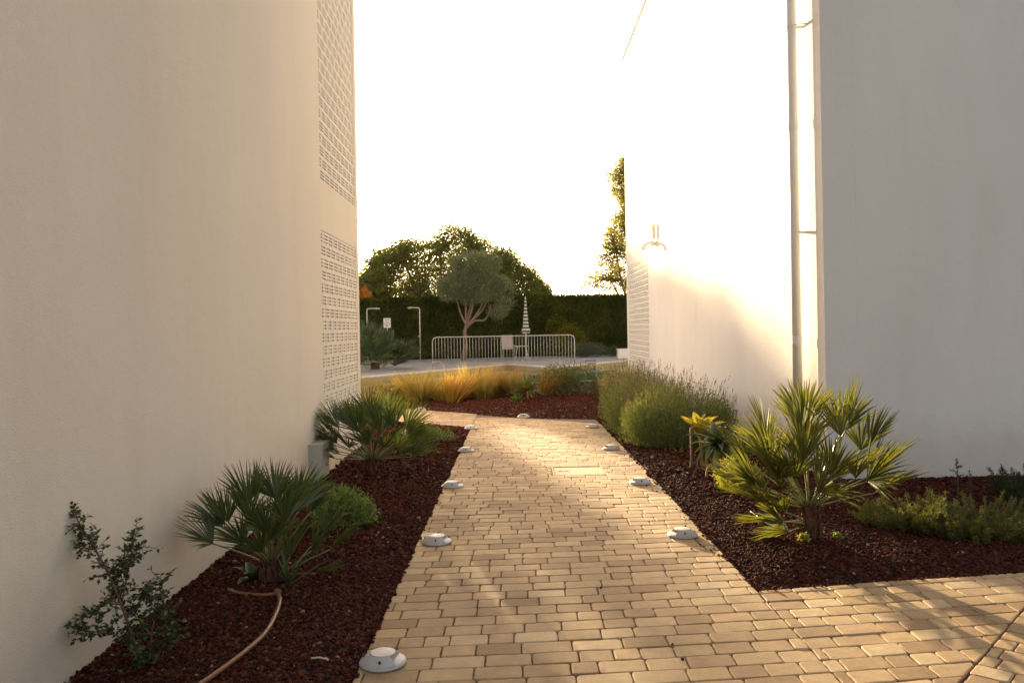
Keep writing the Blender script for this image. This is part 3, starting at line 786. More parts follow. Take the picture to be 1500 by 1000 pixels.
stems = [([(216,998),(200,950),(178,885),(160,842),(140,805),(122,775),(107,750)], 0, .0075), ([(178,885),(186,845),(192,815),(197,780)], .08, .004), ([(216,998),(222,930),(232,880),(240,846)], .10, .005),
         ([(200,950),(170,930),(140,925),(118,922)], -.08, .004), ([(216,998),(236,950),(252,938)], .05, .004), ([(160,842),(180,820),(205,800)], -.06, .003), ([(140,805),(118,800),(100,798)], .05, .003),
         ([(222,930),(200,905),(190,890)], .12, .003), ([(232,880),(215,868),(210,862)], .1, .0025), ([(178,885),(150,885),(128,905)], .05, .003), ([(216,998),(205,975),(200,960)], -.1, .004), ([(222,930),(245,910),(238,890)], .04, .003)]
mbs, mbl = MB(), MB()
def shoot(P, depth):
    """side twigs with leaflets"""
    k = len(P)
    for i in range(1, k):
        for _ in range(2):
            f = rng.uniform(0, 1); b = P[i-1]*(1-f)+P[i]*f
            T = unit(P[i]-P[i-1]); d = unit(T*.7+rdir(1)[0]*.9+UPV*.25); L = rng.uniform(.035, .085)
            q = np.array([b, b+d*L*.5+UPV*.003, b+d*L]); mbs.tube(q, [.0015, .0012, .0007], 4, cap=False)
            pinnate(mbl, q, .026, 7, UPV)
for pts, dd, r in stems:
    P = spl([sp(*q, dd*(i/(len(pts)-1))) for i, q in enumerate(pts)], 5)
    mbs.tube(P, np.linspace(r, r*.3, len(P)), 6); shoot(P, 0); pinnate(mbl, P[len(P)//3:], .025, 12, UPV)
mbs.build('stems', M['twig'], t, smooth=True); mbl.build('foliage', M['shrubleaf'], t)

def mound(name, loc, rx, ry, rz_, n, leaf, mat, label, cat='shrub', group=None, stemmat=None, up=.35, ratio=.6, lumps=9, jag=.0):
    t = thing(name, loc, label, cat, group)
    ctr = rng.normal(0, .45, (lumps, 3)); ctr[:,2] = np.abs(ctr[:,2])*.6; rad = rng.uniform(.45, .75, lumps)
    which = rng.integers(0, lumps, n); d = rdir(n); d[:,2] = np.where(d[:,2] < -.2, -d[:,2], d[:,2])
    r = rad[which]*rng.uniform(.55, 1, n)**.5*(1+jag*rng.normal(0, 1, n))
    C = ctr[which]*.62+d*r[:, None]; C = C/np.maximum(1, np.linalg.norm(C*[1, 1, .9], axis=1)[:, None]*(1-.12*rng.random((n, 1))))
    C = C*[rx, ry, rz_]; C[:,2] = np.maximum(C[:,2], rng.uniform(0, .04, n))
    D = unit(d+rdir(n)*.8+UPV*up); N = unit(d*.6+rdir(n)*.6+UPV*.6)
    L = leaf*rng.uniform(.65, 1.25, n); mbl = MB(); leaves(mbl, C, D, N, L, L*ratio, .15)
    mbs = MB()
    for i in range(lumps*2):
        e = C[rng.integers(0, n)]*.85; mbs.tube([(e[0]*.08, e[1]*.08, -.03), (e[0]*.4, e[1]*.4, e[2]*.55), tuple(e)], [.008, .006, .003], 5)
    mbs.build('stems', stemmat or M['twig'], t); mbl.build('foliage', mat, t)
    return t
p = bedpt(left_bed, 500, 770, 0); mound('mound_shrub', p, .31, .28, .30, 3400, .027, M['mound'], 'low rounded shrub of bright glossy leaves between the fan palm and the path')
p = bedpt(left_bed, 622, 648, 0); mound('creeping_shrub', p, .34, .30, .20, 2400, .032, M['mound'], 'low creeping green shrub spilling over gravel at the path bend', ratio=.4)

# broad-leaved weed below the palm
def rosette(name, loc, n, L, Wd, mat, label, cat, elev=(20, 80), droop=.35, stalk=0., stalkmat=None, curl=0., group=None, nseg=6):
    t = thing(name, loc, label, cat, group); mb = MB()
    for i in range(n):
        f = i/max(1, n-1); e = math.radians(elev[1]+(elev[0]-elev[1])*f+rng.normal(0, 5)); a = i*2.399+rng.normal(0, .2)
        l = L*rng.uniform(.8, 1.1)*(.7+.3*f if elev[1] > 75 else 1); w = Wd*rng.uniform(.85, 1.1)
        hor = np.array([math.cos(a), math.sin(a), 0]); sd = np.array([-math.sin(a), math.cos(a), 0])
        V = []; pos = np.array([0, 0, stalk])+hor*.008; ee = e
        for k in range(nseg+1):
            s = k/nseg; ww = w*(math.sin(PI*min(1, .22+.78*s)**.9)**.8 if k < nseg else .04)*(.75 if k == 0 else 1)
            tdir = hor*math.cos(ee)+UPV*math.sin(ee); nn = -hor*math.sin(ee)+UPV*math.cos(ee)
            V += [pos-sd*ww*.5+nn*ww*.22, pos-nn*ww*.05, pos+sd*ww*.5+nn*ww*.22]
            pos = pos+tdir*l/nseg; ee -= droop*(.4+1.2*s)*(1+curl*s)*2.2/nseg
        mb.add(V, [q for k in range(nseg) for q in ((3*k, 3*k+1, 3*k+4, 3*k+3), (3*k+1, 3*k+2, 3*k+5, 3*k+4))])
    mb.build('leaves', mat, t, smooth=True)
    if stalk > 0:
        mbs = MB(); mbs.tube([(0.02, .01, -.05), (.015, 0, stalk*.5), (0, 0, stalk+.01)], [.014, .012, .013], 8); mbs.build('stalk', stalkmat or M['sticks'], t, smooth=True)
    return t
rosette('broadleaf_weed', bedpt(left_bed, 372, 850, .0), 9, .13, .07, M['succ'], 'small broad-leaved weed at the foot of the shaded fan palm', 'weed', (15, 60), .3)
rosette('sword_shoot', bedpt(left_bed, 424, 858, 0), 11, .27, .02, M['palm_blue'], 'blue-green shoot of sword leaves beside the shaded fan palm', 'plant', (35, 80), .08)

# lavender and wispy plants
def lavender(loc, rx, ry, h, n, label, mat, name='lavender_bush', flowers=.2, group=None, fan=.28, nl=11, leaf=.032, cat='lavender'):
    t = thing(name, loc, label, cat, group)
    a = rng.uniform(0, 2*PI, n); r = np.sqrt(rng.uniform(0, 1, n)); B = np.stack([rx*.80*r*np.cos(a), ry*.80*r*np.sin(a), np.zeros(n)], 1)
    D = unit(np.stack([B[:,0]/rx*fan, B[:,1]/ry*fan, np.ones(n)], 1)+rng.normal(0, .10, (n, 3)))
    prof = np.sqrt(np.maximum(.08, 1-.75*r**2.2)); L = h*prof*rng.uniform(.68, 1.04, n)
    bend = np.c_[rng.normal(0, .07, (n, 2)), np.full(n, -.02)]
    mb = MB(); blades(mb, B, D, L, .0045, bend, 3)
    k = np.repeat(np.arange(n), nl); s = rng.uniform(.12, .97, len(k))[:, None]
    C = B[k]+D[k]*L[k][:, None]*s+bend[k]*L[k][:, None]*s*s
    dd = unit(rdir(len(k))*.8+D[k]*1.0); leaves(mb, C, dd, rdir(len(k)), leaf*rng.uniform(.6, 1.3, len(k)), .0068, .1)
    # leafy skirt at the outside
    m = n*3; a = rng.uniform(0, 2*PI, m); z = rng.uniform(.02, .75, m); rr = np.sqrt(np.maximum(.05, 1-(z*.9)**2.5))*rng.uniform(.72, 1.0, m)
    C = np.stack([rx*rr*np.cos(a), ry*rr*np.sin(a), h*.82*z], 1); dd = unit(np.stack([np.cos(a)*.6, np.sin(a)*.6, np.ones(m)], 1)+rng.normal(0, .35, (m, 3)))
    leaves(mb, C, dd, rdir(m), leaf*1.3*rng.uniform(.6, 1.3, m), .0078, .1)
    st = MB()
    for i in range(14):
        e = rng.uniform(0, 2*PI); st.tube([(0, 0, -.04), (rx*.3*math.cos(e), ry*.3*math.sin(e), h*.2), (rx*.55*math.cos(e), ry*.55*math.sin(e), h*.5)], [.012, .009, .004], 5)
    st.build('woody_stems', M['twig'], t); mb.build('foliage', mat, t)
    if flowers > 0:
        kf = np.where(rng.random(n) < flowers)[0]; tip = B[kf]+D[kf]*L[kf][:, None]+bend[kf]*L[kf][:, None]
        fb = MB(); up = unit(D[kf]+bend[kf]*1.5); sl = h*rng.uniform(.05, .16, len(kf))
        blades(fb, tip, up, sl, .003, np.zeros((len(kf), 3)), 1, taper=0)
        kk = np.repeat(np.arange(len(kf)), 9); s = rng.uniform(.55, 1.15, len(kk))[:, None]
        leaves(fb, tip[kk]+up[kk]*sl[kk][:, None]*s, unit(up[kk]+rdir(len(kk))*.6), rdir(len(kk)), .012, .007, .2)
        fb.build('flower_spikes', M['lavfl'], t)
    return t
GL = 'lavender bushes along the sunlit building'
def rb(x, y): return np.array([x, y, bh(right_bed, x, y)])
lavender(rb(1.88, 9.6), .72, .66, .80, 1900, 'lavender bush nearest the yellow succulent, brownish flower spikes against the white wall', M['lav'], group=GL)
lavender(rb(1.70, 10.8), .58, .66, .86, 1700, 'second lavender bush back, its edge hanging over the path light', M['lav'], group=GL)
lavender(rb(1.72, 12.0), .55, .64, .84, 1500, 'farthest lavender bush, at the corner where the path bends', M['lav'], group=GL)
lavender(np.array([1.95, 15.2, .0]), .42, .38, .92, 800, 'tall airy pale plant rising behind the lavender in front of the pool', M['pale'], 'wispy_plant', 0, fan=.35, cat='plant')
q = G(578, 622); lavender(np.array([q[0]-.28, 11.6, 0]), .40, .40, .66, 900, 'pale wispy plant behind the palm at the building corner', M['pale'], 'wispy_plant', 0, fan=.5, cat='plant')
lavender(np.array([-3.0, 16.2, 0]), .35, .35, .62, 500, 'yellowish tufted plant close to the building edge before the pool', M['pale'], 'wispy_plant', 0, fan=.3, cat='plant')

# succulents by the lavender
p = rb(1.80, 8.35)
def arch_plant(loc, label, n, L, Wd, mat, stalk, lean, cat='succulent', elev=(15, 75), droop=.55, extra=()):
    t = rosette('succulent', loc, n, L, Wd, mat, label, cat, elev, droop, stalk, M['sticks'], .6)
    mb = MB()
    for e in extra: mb.tube(spl([np.array(q) for q in e], 5), .011, 6)
    if extra: mb.build('bare_stems', M['sticks'], t, smooth=True)
    return t
arch_plant(G(1026, 690), 'tall yellow succulent with curled strap leaves on a bare stalk in front of lavender', 17, .31, .105, M['yellowleaf'], .34, 0, elev=(38, 84), droop=.27, extra=([(-.09, .02, -.03), (-.085, .0, .18), (-.09, -.02, .42)],))
arch_plant(G(1052, 702), 'dark green succulent with drooping brown-tipped leaves beside the large fan palm', 30, .30, .07, M['succ'], .32, 0, elev=(-35, 70), droop=.5,
           extra=([(-.12, -.05, -.02), (-.10, -.02, .10), (-.03, 0, .16), (0, 0, .2)], [(-.07, -.08, -.02), (-.04, -.04, .08), (0, 0, .14)]))
lavender(G(1085, 722), .17, .15, .34, 150, 'sparse yellowing weed behind the leaves of the large fan palm', M['limeyel'], 'weed', 0, fan=.7, nl=12, leaf=.03, cat='weed')
rosette('weed', G(995, 668), 9, .16, .022, M['lime'], 'small pale green weed at the foot of the lavender', 'weed', (20, 70), .3)
mound('weed', bedpt(right_bed, 1178, 797, 0), .045, .04, .06, 130, .022, M['limeyel'], 'tiny lime weed tuft at the left of the palm trunk', 'weed', lumps=4)
mound('weed', bedpt(right_bed, 1228, 792, 0), .03, .03, .04, 90, .018, M['lime'], 'tiny green weed at the right of the palm trunk', 'weed', lumps=3)
# dry debris
t = thing('dry_frond', bedpt(right_bed, 1125, 772, .02), 'pale dry strap leaf lying on gravel left of the fan palm', 'dry leaf'); o = np.array(t.location)
mb = MB(); P = np.array([bedpt(right_bed, *q, h_) for q, h_ in (((1099, 757), .05), ((1112, 768), .035), ((1130, 776), .025), ((1150, 783), .02))])-o
P = spl(P, 6); n = len(P); wv = .014*np.sin(np.linspace(.35, 2.9, n)); mb.add(np.vstack([P+[0, 0, 0]+np.c_[np.zeros(n), wv, wv*.5], P-np.c_[np.zeros(n), wv, wv*.5], P+np.c_[np.zeros((n, 2)), np.full(n, -.006)]]),
    [(i, i+1, n+i+1, n+i) for i in range(n-1)]+[(i+1, i, 2*n+i, 2*n+i+1) for i in range(n-1)]+[(n+i, n+i+1, 2*n+i+1, 2*n+i) for i in range(n-1)])
mb.build('blade', M['dry'], t, smooth=True)
t = thing('dry_stick', bedpt(right_bed, 1060, 700, .02), 'thin dry stick leaning on the gravel below the dark succulent', 'stick'); o = np.array(t.location)
mb = MB(); mb.tube(np.array([bedpt(right_bed, 1040, 690, .06), bedpt(right_bed, 1060, 701, .04), bedpt(right_bed, 1080, 712, .02)])-o, [.006, .008, .009], 6); mb.build('stem', M['sticks'], t)
for (px, py, lb) in ((468, 968, 'small pale twig lying on the gravel by the lowest path light'),):
    t = thing('twig', bedpt(left_bed, px, py, .018), lb, 'twig'); mb = MB(); mb.tube([(-.035, .005, 0), (0, 0, .004), (.03, -.006, 0), (.04, -.012, -.002)], .004, 6); mb.build('stem', M['dry'], t)

# juniper
def juniper(loc, n, rx, ry, h, mat, label, bias=(0, 0), L=(.12, .26), upr=.40):
    t = thing('juniper', loc, label, 'juniper', 'spreading junipers against the shaded wall')
    mbs, mbl = MB(), MB()
    for i in range(n):
        a = rng.uniform(0, 2*PI); r = math.sqrt(rng.uniform(.0, .8)); b = np.array([rx*r*math.cos(a)*.8, ry*r*math.sin(a)*.8, h*.15*(1-r)])
        d = unit(np.array([math.cos(a)+bias[0], math.sin(a)+bias[1], rng.uniform(upr*.3, upr*2.2)])); l = rng.uniform(*L)
        s = np.linspace(0, 1, 6)[:, None]; P = b+d*l*s+UPV*l*.25*s*s
        mbs.tube(P, np.linspace(.004, .0012, 6), 4, cap=False)
        m = int(l*620); f = rng.uniform(.05, 1, m)[:, None]; C = b+d*l*f+UPV*l*.25*f*f
        # side sprays
        off = rdir(m)*(1-f)*.055*rng.uniform(0, 1, (m, 1))+rdir(m)*.006; C = C+off
        k = np.repeat(np.arange(m), 3); D = unit(d+unit(off[k])*.8+rdir(len(k))*.75+UPV*.2)
        leaves(mbl, C[k], D, rdir(len(k)), rng.uniform(.012, .024, len(k)), .0034, .1)
    mbs.build('branches', M['twig'], t); mbl.build('foliage', mat, t)
    return t
juniper(bedpt(right_bed, 1335, 772, 0), 80, .26, .20, .10, M['junip'], 'small yellow-green juniper sprawling over gravel right of the large fan palm', (-.3, -.1))
juniper(bedpt(right_bed, 1440, 782, 0), 130, .36, .30, .16, M['junip'], 'larger spreading juniper with yellow tips running out of the right edge', (0, -.1))
juniper(bedpt(right_bed, 1525, 745, 0), 110, .26, .26, .22, M['junipdk'], 'dark upright juniper at the right edge, behind the spreading one', (0, 0), (.14, .25), .9)
t = thing('rosemary', bedpt(right_bed, 1405, 742, 0), 'two thin upright sprigs standing above the juniper against shaded wall', 'herb'); mbs, mbl = MB(), MB()
for (dx, hh) in ((-.01, .36), (.085, .27)):
    P = np.array([(dx, 0, 0), (dx+.005, 0, hh*.5), (dx-.004, 0, hh)]); mbs.tube(P, [.004, .003, .0015], 5)
    for (z, a, l) in ([(.5, 2.8, .05), (.62, .3, .05), (.72, 2.9, .06), (.8, .2, .04)] if dx < 0 else [(.7, 1., .03)]):
        b = np.array([dx, 0, hh*z]); e = b+np.array([math.cos(a)*l, 0, .02]); mbs.tube([b, e], .0015, 4)
        C = b+(e-b)*rng.uniform(0, 1, (26, 1)); leaves(mbl, C, unit(rdir(26)+UPV*.4), rdir(26), .018, .005)
    m = 170; C = np.array([dx, 0, 0])+np.c_[np.zeros((m, 2)), rng.uniform(.0, hh, m)]; leaves(mbl, C, unit(rdir(m)+UPV*.5), rdir(m), .02, .005)
mbs.build('stems', M['twig'], t); mbl.build('foliage', M['junipdk'], t)

# golden grasses
GRM = [leaf_mat('golden_grass', [((0, (.20, .16, .035)), (.5, (.34, .25, .07)), (1, (.52, .40, .14))), ((0, (.34, .25, .04)), (.5, (.52, .38, .08)), (1, (.70, .55, .18))), ((0, (.26, .14, .03)), (.5, (.42, .24, .055)), (1, (.58, .38, .11)))][k], .45, .6, .2, (1.2, 1.1, .7)) for k in range(3)]
def grass(x, y, h, r, n, mat, lean, label, green=.12):
    t = thing('grass_clump', (x, y, .0), label, 'ornamental grass', 'golden feather grasses in the far bed')
    a = rng.uniform(0, 2*PI, n); rr = np.sqrt(rng.uniform(0, 1, n))*r*.42; B = np.stack([rr*np.cos(a), rr*np.sin(a), np.zeros(n)], 1)
    D = unit(np.stack([np.cos(a)*rr/r*1.1+lean, np.sin(a)*rr/r*.8, np.full(n, 1.)], 1)+rng.normal(0, .07, (n, 3)))
    bend = np.stack([np.cos(a)*.16+lean*.5, np.sin(a)*.16, np.full(n, -.10)], 1)+rng.normal(0, .07, (n, 3))
    m = int(n*(1-green)); mb = MB(); blades(mb, B[:m], D[:m], h*1.25*rng.beta(5, 1.5, m), .012, bend[:m], 4, taper=.5); mb.build('blades', mat, t)
    mb = MB(); blades(mb, B[m:], D[m:], h*rng.uniform(.4, .75, n-m), .011, bend[m:], 4); mb.build('blades', M['grassgr'], t)
    return t
gl = [(566, 590, .55, .24, .06, 'narrow golden grass clump nearest the building edge'), (590, 592, .62, .30, .05, 'bright yellow grass clump with upright flat top beside the building edge clump'), (614, 594, .66, .30, -.02, 'bright yellow grass clump above the farthest path light'),
      (642, 594, .64, .34, .0, 'amber grass clump in line with the hooped pool handrail'), (664, 592, .66, .32, .12, 'amber grass clump under the olive trunk, leaning outwards'), (686, 590, .74, .34, .08, 'tallest orange-tipped grass clump'),
      (708, 588, .68, .34, -.05, 'greenish streaked grass clump beside the tallest one'), (730, 586, .68, .30, .05, 'orange grass clump left of the spiky rosette'), (752, 585, .68, .30, .0, 'orange grass clump directly behind the spiky rosette'), (800, 585, .60, .32, .15, 'brownish grass clump between the rosette and the dark shrub')]
GI = 0
for (px, py, h, r, lean, lb) in gl:
    p = G(px, py); grass(p[0], p[1]+.35+(-.3, .25, -.1, .4, -.2, .3, -.25, .35, .1, .3)[GI], h*p[1]/16.5*(.82, .95, 1.06, .9, .96, .98, .90, 1.02, .9, .95)[GI], r*.85, 430, GRM[(0, 1, 0, 1, 2, 1, 0, 2, 0, 2)[GI]], lean*2.0, lb, .14 if px < 700 else .3); GI += 1
p = G(618, 590); rosette('weed', (p[0]+.05, p[1]-.4, 0), 14, .36, .05, M['darkshrub'], 'small dark green weed between the yellow grasses', 'weed', (30, 85), .2)
p = G(772, 587); rosette('spiky_rosette', (p[0], p[1]-.1, .0), 46, .46, .045, M['palm'], 'green spiky rosette plant among the orange grasses', 'yucca', (-25, 82), .14, .22)
p = G(757, 588); rosette('lime_rosette', (p[0], p[1]-.3, .0), 26, .20, .055, M['lime'], 'low bright lime rosette in front of the spiky plant', 'plant', (12, 75), .25)
p = G(830, 583); mound('dark_shrub', (p[0]+.05, p[1]+.45, 0), .80, .5, .74, 6500, .05, M['darkshrub'], 'dark green fine-leaved shrub right of the golden grasses', ratio=.3, lumps=16, jag=.06)
p = G(872, 583); mound('bronze_shrub', (p[0]+.15, p[1]+.9, 0), .35, .3, .42, 1300, .05, M['lavfl'], 'small bronze shrub between dark shrub and lavender', ratio=.3)
# pale chips on the far bed are stones of the gravel itself

# ------------------------------------------------------------------ pool, deck and what stands on it
pool = [(-7.2, 19.6), (-4.77, 25.06), (-.4, 32.75), (1.16, 29.4), (4.2, 33.6), (8.4, 40.0), (16, 36), (9, 22.6), (2.06, 21.45), (-3.2, 19.45)]
mb = MB(); prism(mb, pool, -.48, -.15); tag(mb.build('pool_water', M['water']), kind='structure')
deck = [(-16, 17), (-7.2, 19.55), (-4.77, 25.06), (-.4, 32.75), (1.16, 29.4), (4.2, 33.6), (8.4, 40), (16, 36), (24, 36), (24, 56), (-30, 46), (-30, 17)]
mb = MB(); prism(mb, deck, -.5, -.03); tag(mb.build('pool_deck', M['deck']), kind='structure')
def strip(mb, pts, w, z0, z1, inset=0.):
    """kerb along a polyline, offset to its right hand side"""
    P = np.asarray(pts, float); T = unit(np.gradient(P, axis=0))
    for i in range(len(P)-1):
        e = unit(P[i+1]-P[i]); n = np.array([e[1], -e[0]]); prism(mb, [P[i]+n*inset, P[i+1]+n*inset, P[i+1]+n*(inset+w), P[i]+n*(inset+w)], z0, z1)
edge = deck[1:7]
mb = MB(); strip(mb, edge, .4, -.028, .012, -.36); tag(mb.build('pool_coping', M['coping']), kind='structure')
mb = MB(); strip(mb, edge, .05, -.48, -.031, -.0); tag(mb.build('pool_wall', M['poolwall']), kind='structure')
mb = MB(); strip(mb, [(9, 22.6), (2.06, 21.45), (-3.2, 19.45), (-7.2, 19.55)], .35, -.45, .015, -.05); tag(mb.build('pool_coping', M['coping']), kind='structure')

# railing
a = G(634, 536); b = G(842, 532); ht = at(634, 494, a[1])[2]
t = thing('pool_railing', (a[0], a[1], 0), 'long grey steel railing with many thin bars by the pool', 'railing', rz=math.atan2(b[1]-a[1], b[0]-a[0]))
Lr = math.hypot(*(b-a)[:2])
fr = [(0, 0, -.03), (0, 0, .5), (0, 0, ht-.16), (.04, 0, ht-.05), (.16, 0, ht), (Lr*.5, 0, ht), (Lr-.16, 0, ht), (Lr-.04, 0, ht-.05), (Lr, 0, ht-.16), (Lr, 0, .5), (Lr, 0, -.03)]
mb = MB(); mb.tube(fr, .022, 10); mb.build('frame', M['metal'], t, smooth=True)
mb = MB(); mb.tube([(0, 0, .08), (Lr*.5, 0, .08), (Lr, 0, .08)], .014, 8); mb.build('bottom_rail', M['metal'], t, smooth=True)
bar = None
for i in range(1, 46):
    if bar is None:
        mb = MB(); mb.tube([(0, 0, .085), (0, 0, ht-.015)], .011, 6); bar = mb.build('bar', M['metal'], t, smooth=True); o = bar
    else:
        o = bar.copy(); COL.objects.link(o); o.parent = t
    o.location = (Lr*i/46, 0, 0)

# hooped handrail
a = G(637, 541)
t = thing('pool_handrail', (a[0], a[1]-1.2, -.03), 'curved steel handrail hoop standing at the pool edge', 'handrail')
mb = MB(); mb.tube(spl([(0, 0, 0), (0, 0, .2), (.05, -.02, .30), (.18, -.05, .36), (.32, -.08, .34), (.42, -.1, .24), (.46, -.12, .05), (.46, -.12, -.35)], 6), .015, 8)
mb.build('rail', M['chrome'], t, smooth=True)
for px_ in ((0, 0, 0),):
    mb = MB(); mb.lathe([(0, 0), (.05, 0), (.05, .015), (0, .02)], 14, px_); mb.build('base_plate', M['chrome'], t)
a = G(857, 533)
t = thing('pool_ladder', (a[0], a[1], -.03), 'small pool ladder with dark steps right of the railing end', 'ladder')
for dx in (0, .42):
    mb = MB(); mb.tube(spl([(dx, .25, 0), (dx, .25, .16), (dx, .12, .24), (dx, -.06, .16), (dx, -.1, -.4)], 6), .012, 8); mb.build('rail', M['metal'], t, smooth=True)
for z in (-.08, .04, .14):
    mb = MB(); mb.box((.015, -.12, z), (.405, -.04, z+.025)); mb.build('step', M['dark'], t)

# parasol
a = G(771, 524); PD = a[1]
t = thing('parasol', (a[0], PD, -.03), 'closed parasol with grey and white stripes on a pale pole', 'parasol')
zt = at(771, 437, PD)[2]+.03; zb = at(771, 486, PD)[2]+.03
mb = MB(); mb.tube([(0, 0, .05), (0, 0, zt)], .026, 10); mb.build('pole', M['white'], t, smooth=True)
mb = MB(); mb.lathe([(0, 0), (.28, 0), (.28, .05), (.06, .08), (.045, .3), (0, .3)], 20); mb.build('base', M['boxgrey'], t, smooth=False)
mb = MB(); n = 48; rows = []
for k in range(22):
    s = k/21; z = zt-.03-(zt-zb)*s; r = .03+.105*s**1.1
    if s > .86: r += .04*(s-.86)/.14
    if .62 < s < .70: r *= .86
    a_ = np.arange(n)*2*PI/n; rad = r*(1+.32*np.sin(8*a_+.6*np.sin(3*s*5)))
    rows.append(np.stack([rad*np.cos(a_), rad*np.sin(a_), z+(.06*np.sin(8*a_+1.2) if s > .9 else 0*a_)], 1))
mb.add(np.concatenate(rows), [(i*n+j, i*n+(j+1) % n, (i+1)*n+(j+1) % n, (i+1)*n+j) for i in range(21) for j in range(n)])
mb.build('canopy', M['parasol'], t, smooth=True)
mb = MB(); mb.lathe([(.0, zt+.10), (.02, zt+.06), (.035, zt-.02), (.03, zt-.06)], 12); mb.build('finial', M['white'], t, smooth=True)

# garden chair and table
a = G(744, 525.5)
t = thing('garden_chair', (a[0], PD-.1, -.03), 'garden chair with pale pink sling back behind the railing', 'chair', rz=.15)
mb = MB(); mb.box((-.27, -.22, .46), (.27, .28, .49)); mb.build('seat', M['sling'], t)
mb = MB(); mb.obox((0, .32, .82), .54, .025, .66, np.array([[1,0,0],[0,math.cos(-.2),-math.sin(-.2)],[0,math.sin(-.2),math.cos(-.2)]])); mb.build('backrest', M['sling'], t)
for sx in (-.28, .28):
    for sy in (-.22, .28):
        mb = MB(); mb.tube([(sx, sy, 0), (sx, sy, .46 if sy > 0 else .64)], .014, 6); mb.build('leg', M['metal'], t)
    mb = MB(); mb.tube([(sx, -.22, .64), (sx, .3, .66)], .018, 6); mb.build('armrest', M['metal'], t)
a = G(764, 525)
t = thing('garden_table', (a[0]+.02, PD-.75, -.03), 'low thin-legged garden table beside the parasol pole', 'table')
mb = MB(); mb.box((-.33, -.33, .60), (.33, .33, .63)); mb.build('tabletop', M['metal'], t)
for sx in (-1, 1):
    for sy in (-1, 1):
        mb = MB(); mb.tube([(sx*.32, sy*.3, 0), (sx*.2, sy*.2, .60)], .014, 6); mb.build('leg', M['metal'], t)

# showers
def shower(px, ptop, phead, d, label):
    top = at(px, ptop, d); hx = at(phead, ptop, d)[0]-top[0]; z = top[2]
    t = thing('outdoor_shower', (top[0], d, -.03), label, 'shower', 'outdoor showers against the hedge')
    mb = MB(); mb.tube([(0, 0, 0), (0, 0, z*.5), (0, 0, z-.03), (.04*np.sign(hx), 0, z+.02), (hx*.5, 0, z+.03), (hx*.72, 0, z+.03)], .03, 10); mb.build('pole', M['chrome'], t, smooth=True)
    mb = MB(); mb.tube([(hx*.6, 0, z+.025), (hx*.7, 0, z+.03), (hx*1.02, 0, z+.015)], [.03, .05, .045], 10); mb.build('shower_head', M['chrome'], t, smooth=True)
    for zz in (1.18, .45):
        mb = MB(); mb.tube([(0, -.02, zz), (0, -.09, zz), (-.07, -.1, zz)], .03, 8); mb.build('valve', M['chrome'], t)
    mb = MB(); mb.box((-.12, -.12, .0), (.12, .12, .02)); mb.build('base_plate', M['chrome'], t)
shower(614.5, 450.5, 597.5, 38.0, 'outdoor shower standing clear of plants, arm pointing towards the building')
shower(537.5, 452, 556, 37.2, 'outdoor shower partly hidden behind the big palm clump, arm pointing towards the olive')
# notice sign
a = at(567, 473, 37.6)
t = thing('notice_sign', (a[0], 37.6, -.03), 'white notice board with round symbol on a post above the palm clump', 'sign')
mb = MB(); mb.tube([(0, .03, 0), (0, .03, a[2]+.1)], .025, 8); mb.build('post', M['metal'], t)
mb = MB(); mb.box((-.165, -.01, a[2]-.19), (.165, .01, a[2]+.25)); mb.build('panel', M['white'], t)
mb = MB(); z = a[2]-.02; an = np.linspace(0, 2*PI, 33)
ring = np.vstack([np.stack([r*np.cos(an), np.full(33, -.0125), z+r*np.sin(an)], 1) for r in (.12, .085)])
mb.add(ring, [(i, i+1, 33+i+1, 33+i) for i in range(32)])
mb.obox((0, -.0135, z), .03, .002, .22, np.array([[.72, 0, .70], [0, 1, 0], [-.70, 0, .72]]))
mb.box((-.03, -.0130, z-.06), (.03, -.0122, z+.05)); mb.box((-.11, -.0125, a[2]+.15), (.11, -.0115, a[2]+.20)); mb.build('symbol', M['sling'], t)
# white block at the far side of the pool
a = at(905, 523, 37.5)
t = thing('low_wall', (a[0]+.05, 37.8, -.03), 'low white block wall past the pool, cut off by the sunlit building', 'wall')
mb = MB(); mb.box((0, 0, 0), (2.2, .5, .40)); mb.build('base_wall', M['white'], t); mb = MB(); mb.box((-.02, -.02, .40), (2.2, .52, .44)); mb.build('cap', M['white'], t)

# big palm clump beside the pool
c = G(553, 541)
cl = thing('palm_clump', (c[0]-.25, 31.2, -.03), 'dense blue-green palm clump at the poolside by the building edge', 'palm')
palm_trunk(cl, .25, .16)
for i in range(64):
    a = i*2.399; e = math.radians(rng.uniform(2, 84)); d = np.array([math.cos(a)*math.cos(e), math.sin(a)*math.cos(e), math.sin(e)])
    mbp, mbl = MB(), MB(); b = np.array([math.cos(a)*.35, math.sin(a)*.3, rng.uniform(.02, .35)])
    frond_mesh(mbp, mbl, b, d, rng.uniform(.5, 1.1), rng.uniform(.6, .8), 18, 140, .055, .1, rng.normal(0, .3))
    f = mbl.build('frond', M['palm_blue'], cl); mbp.build('petiole', M['petiole'], f)

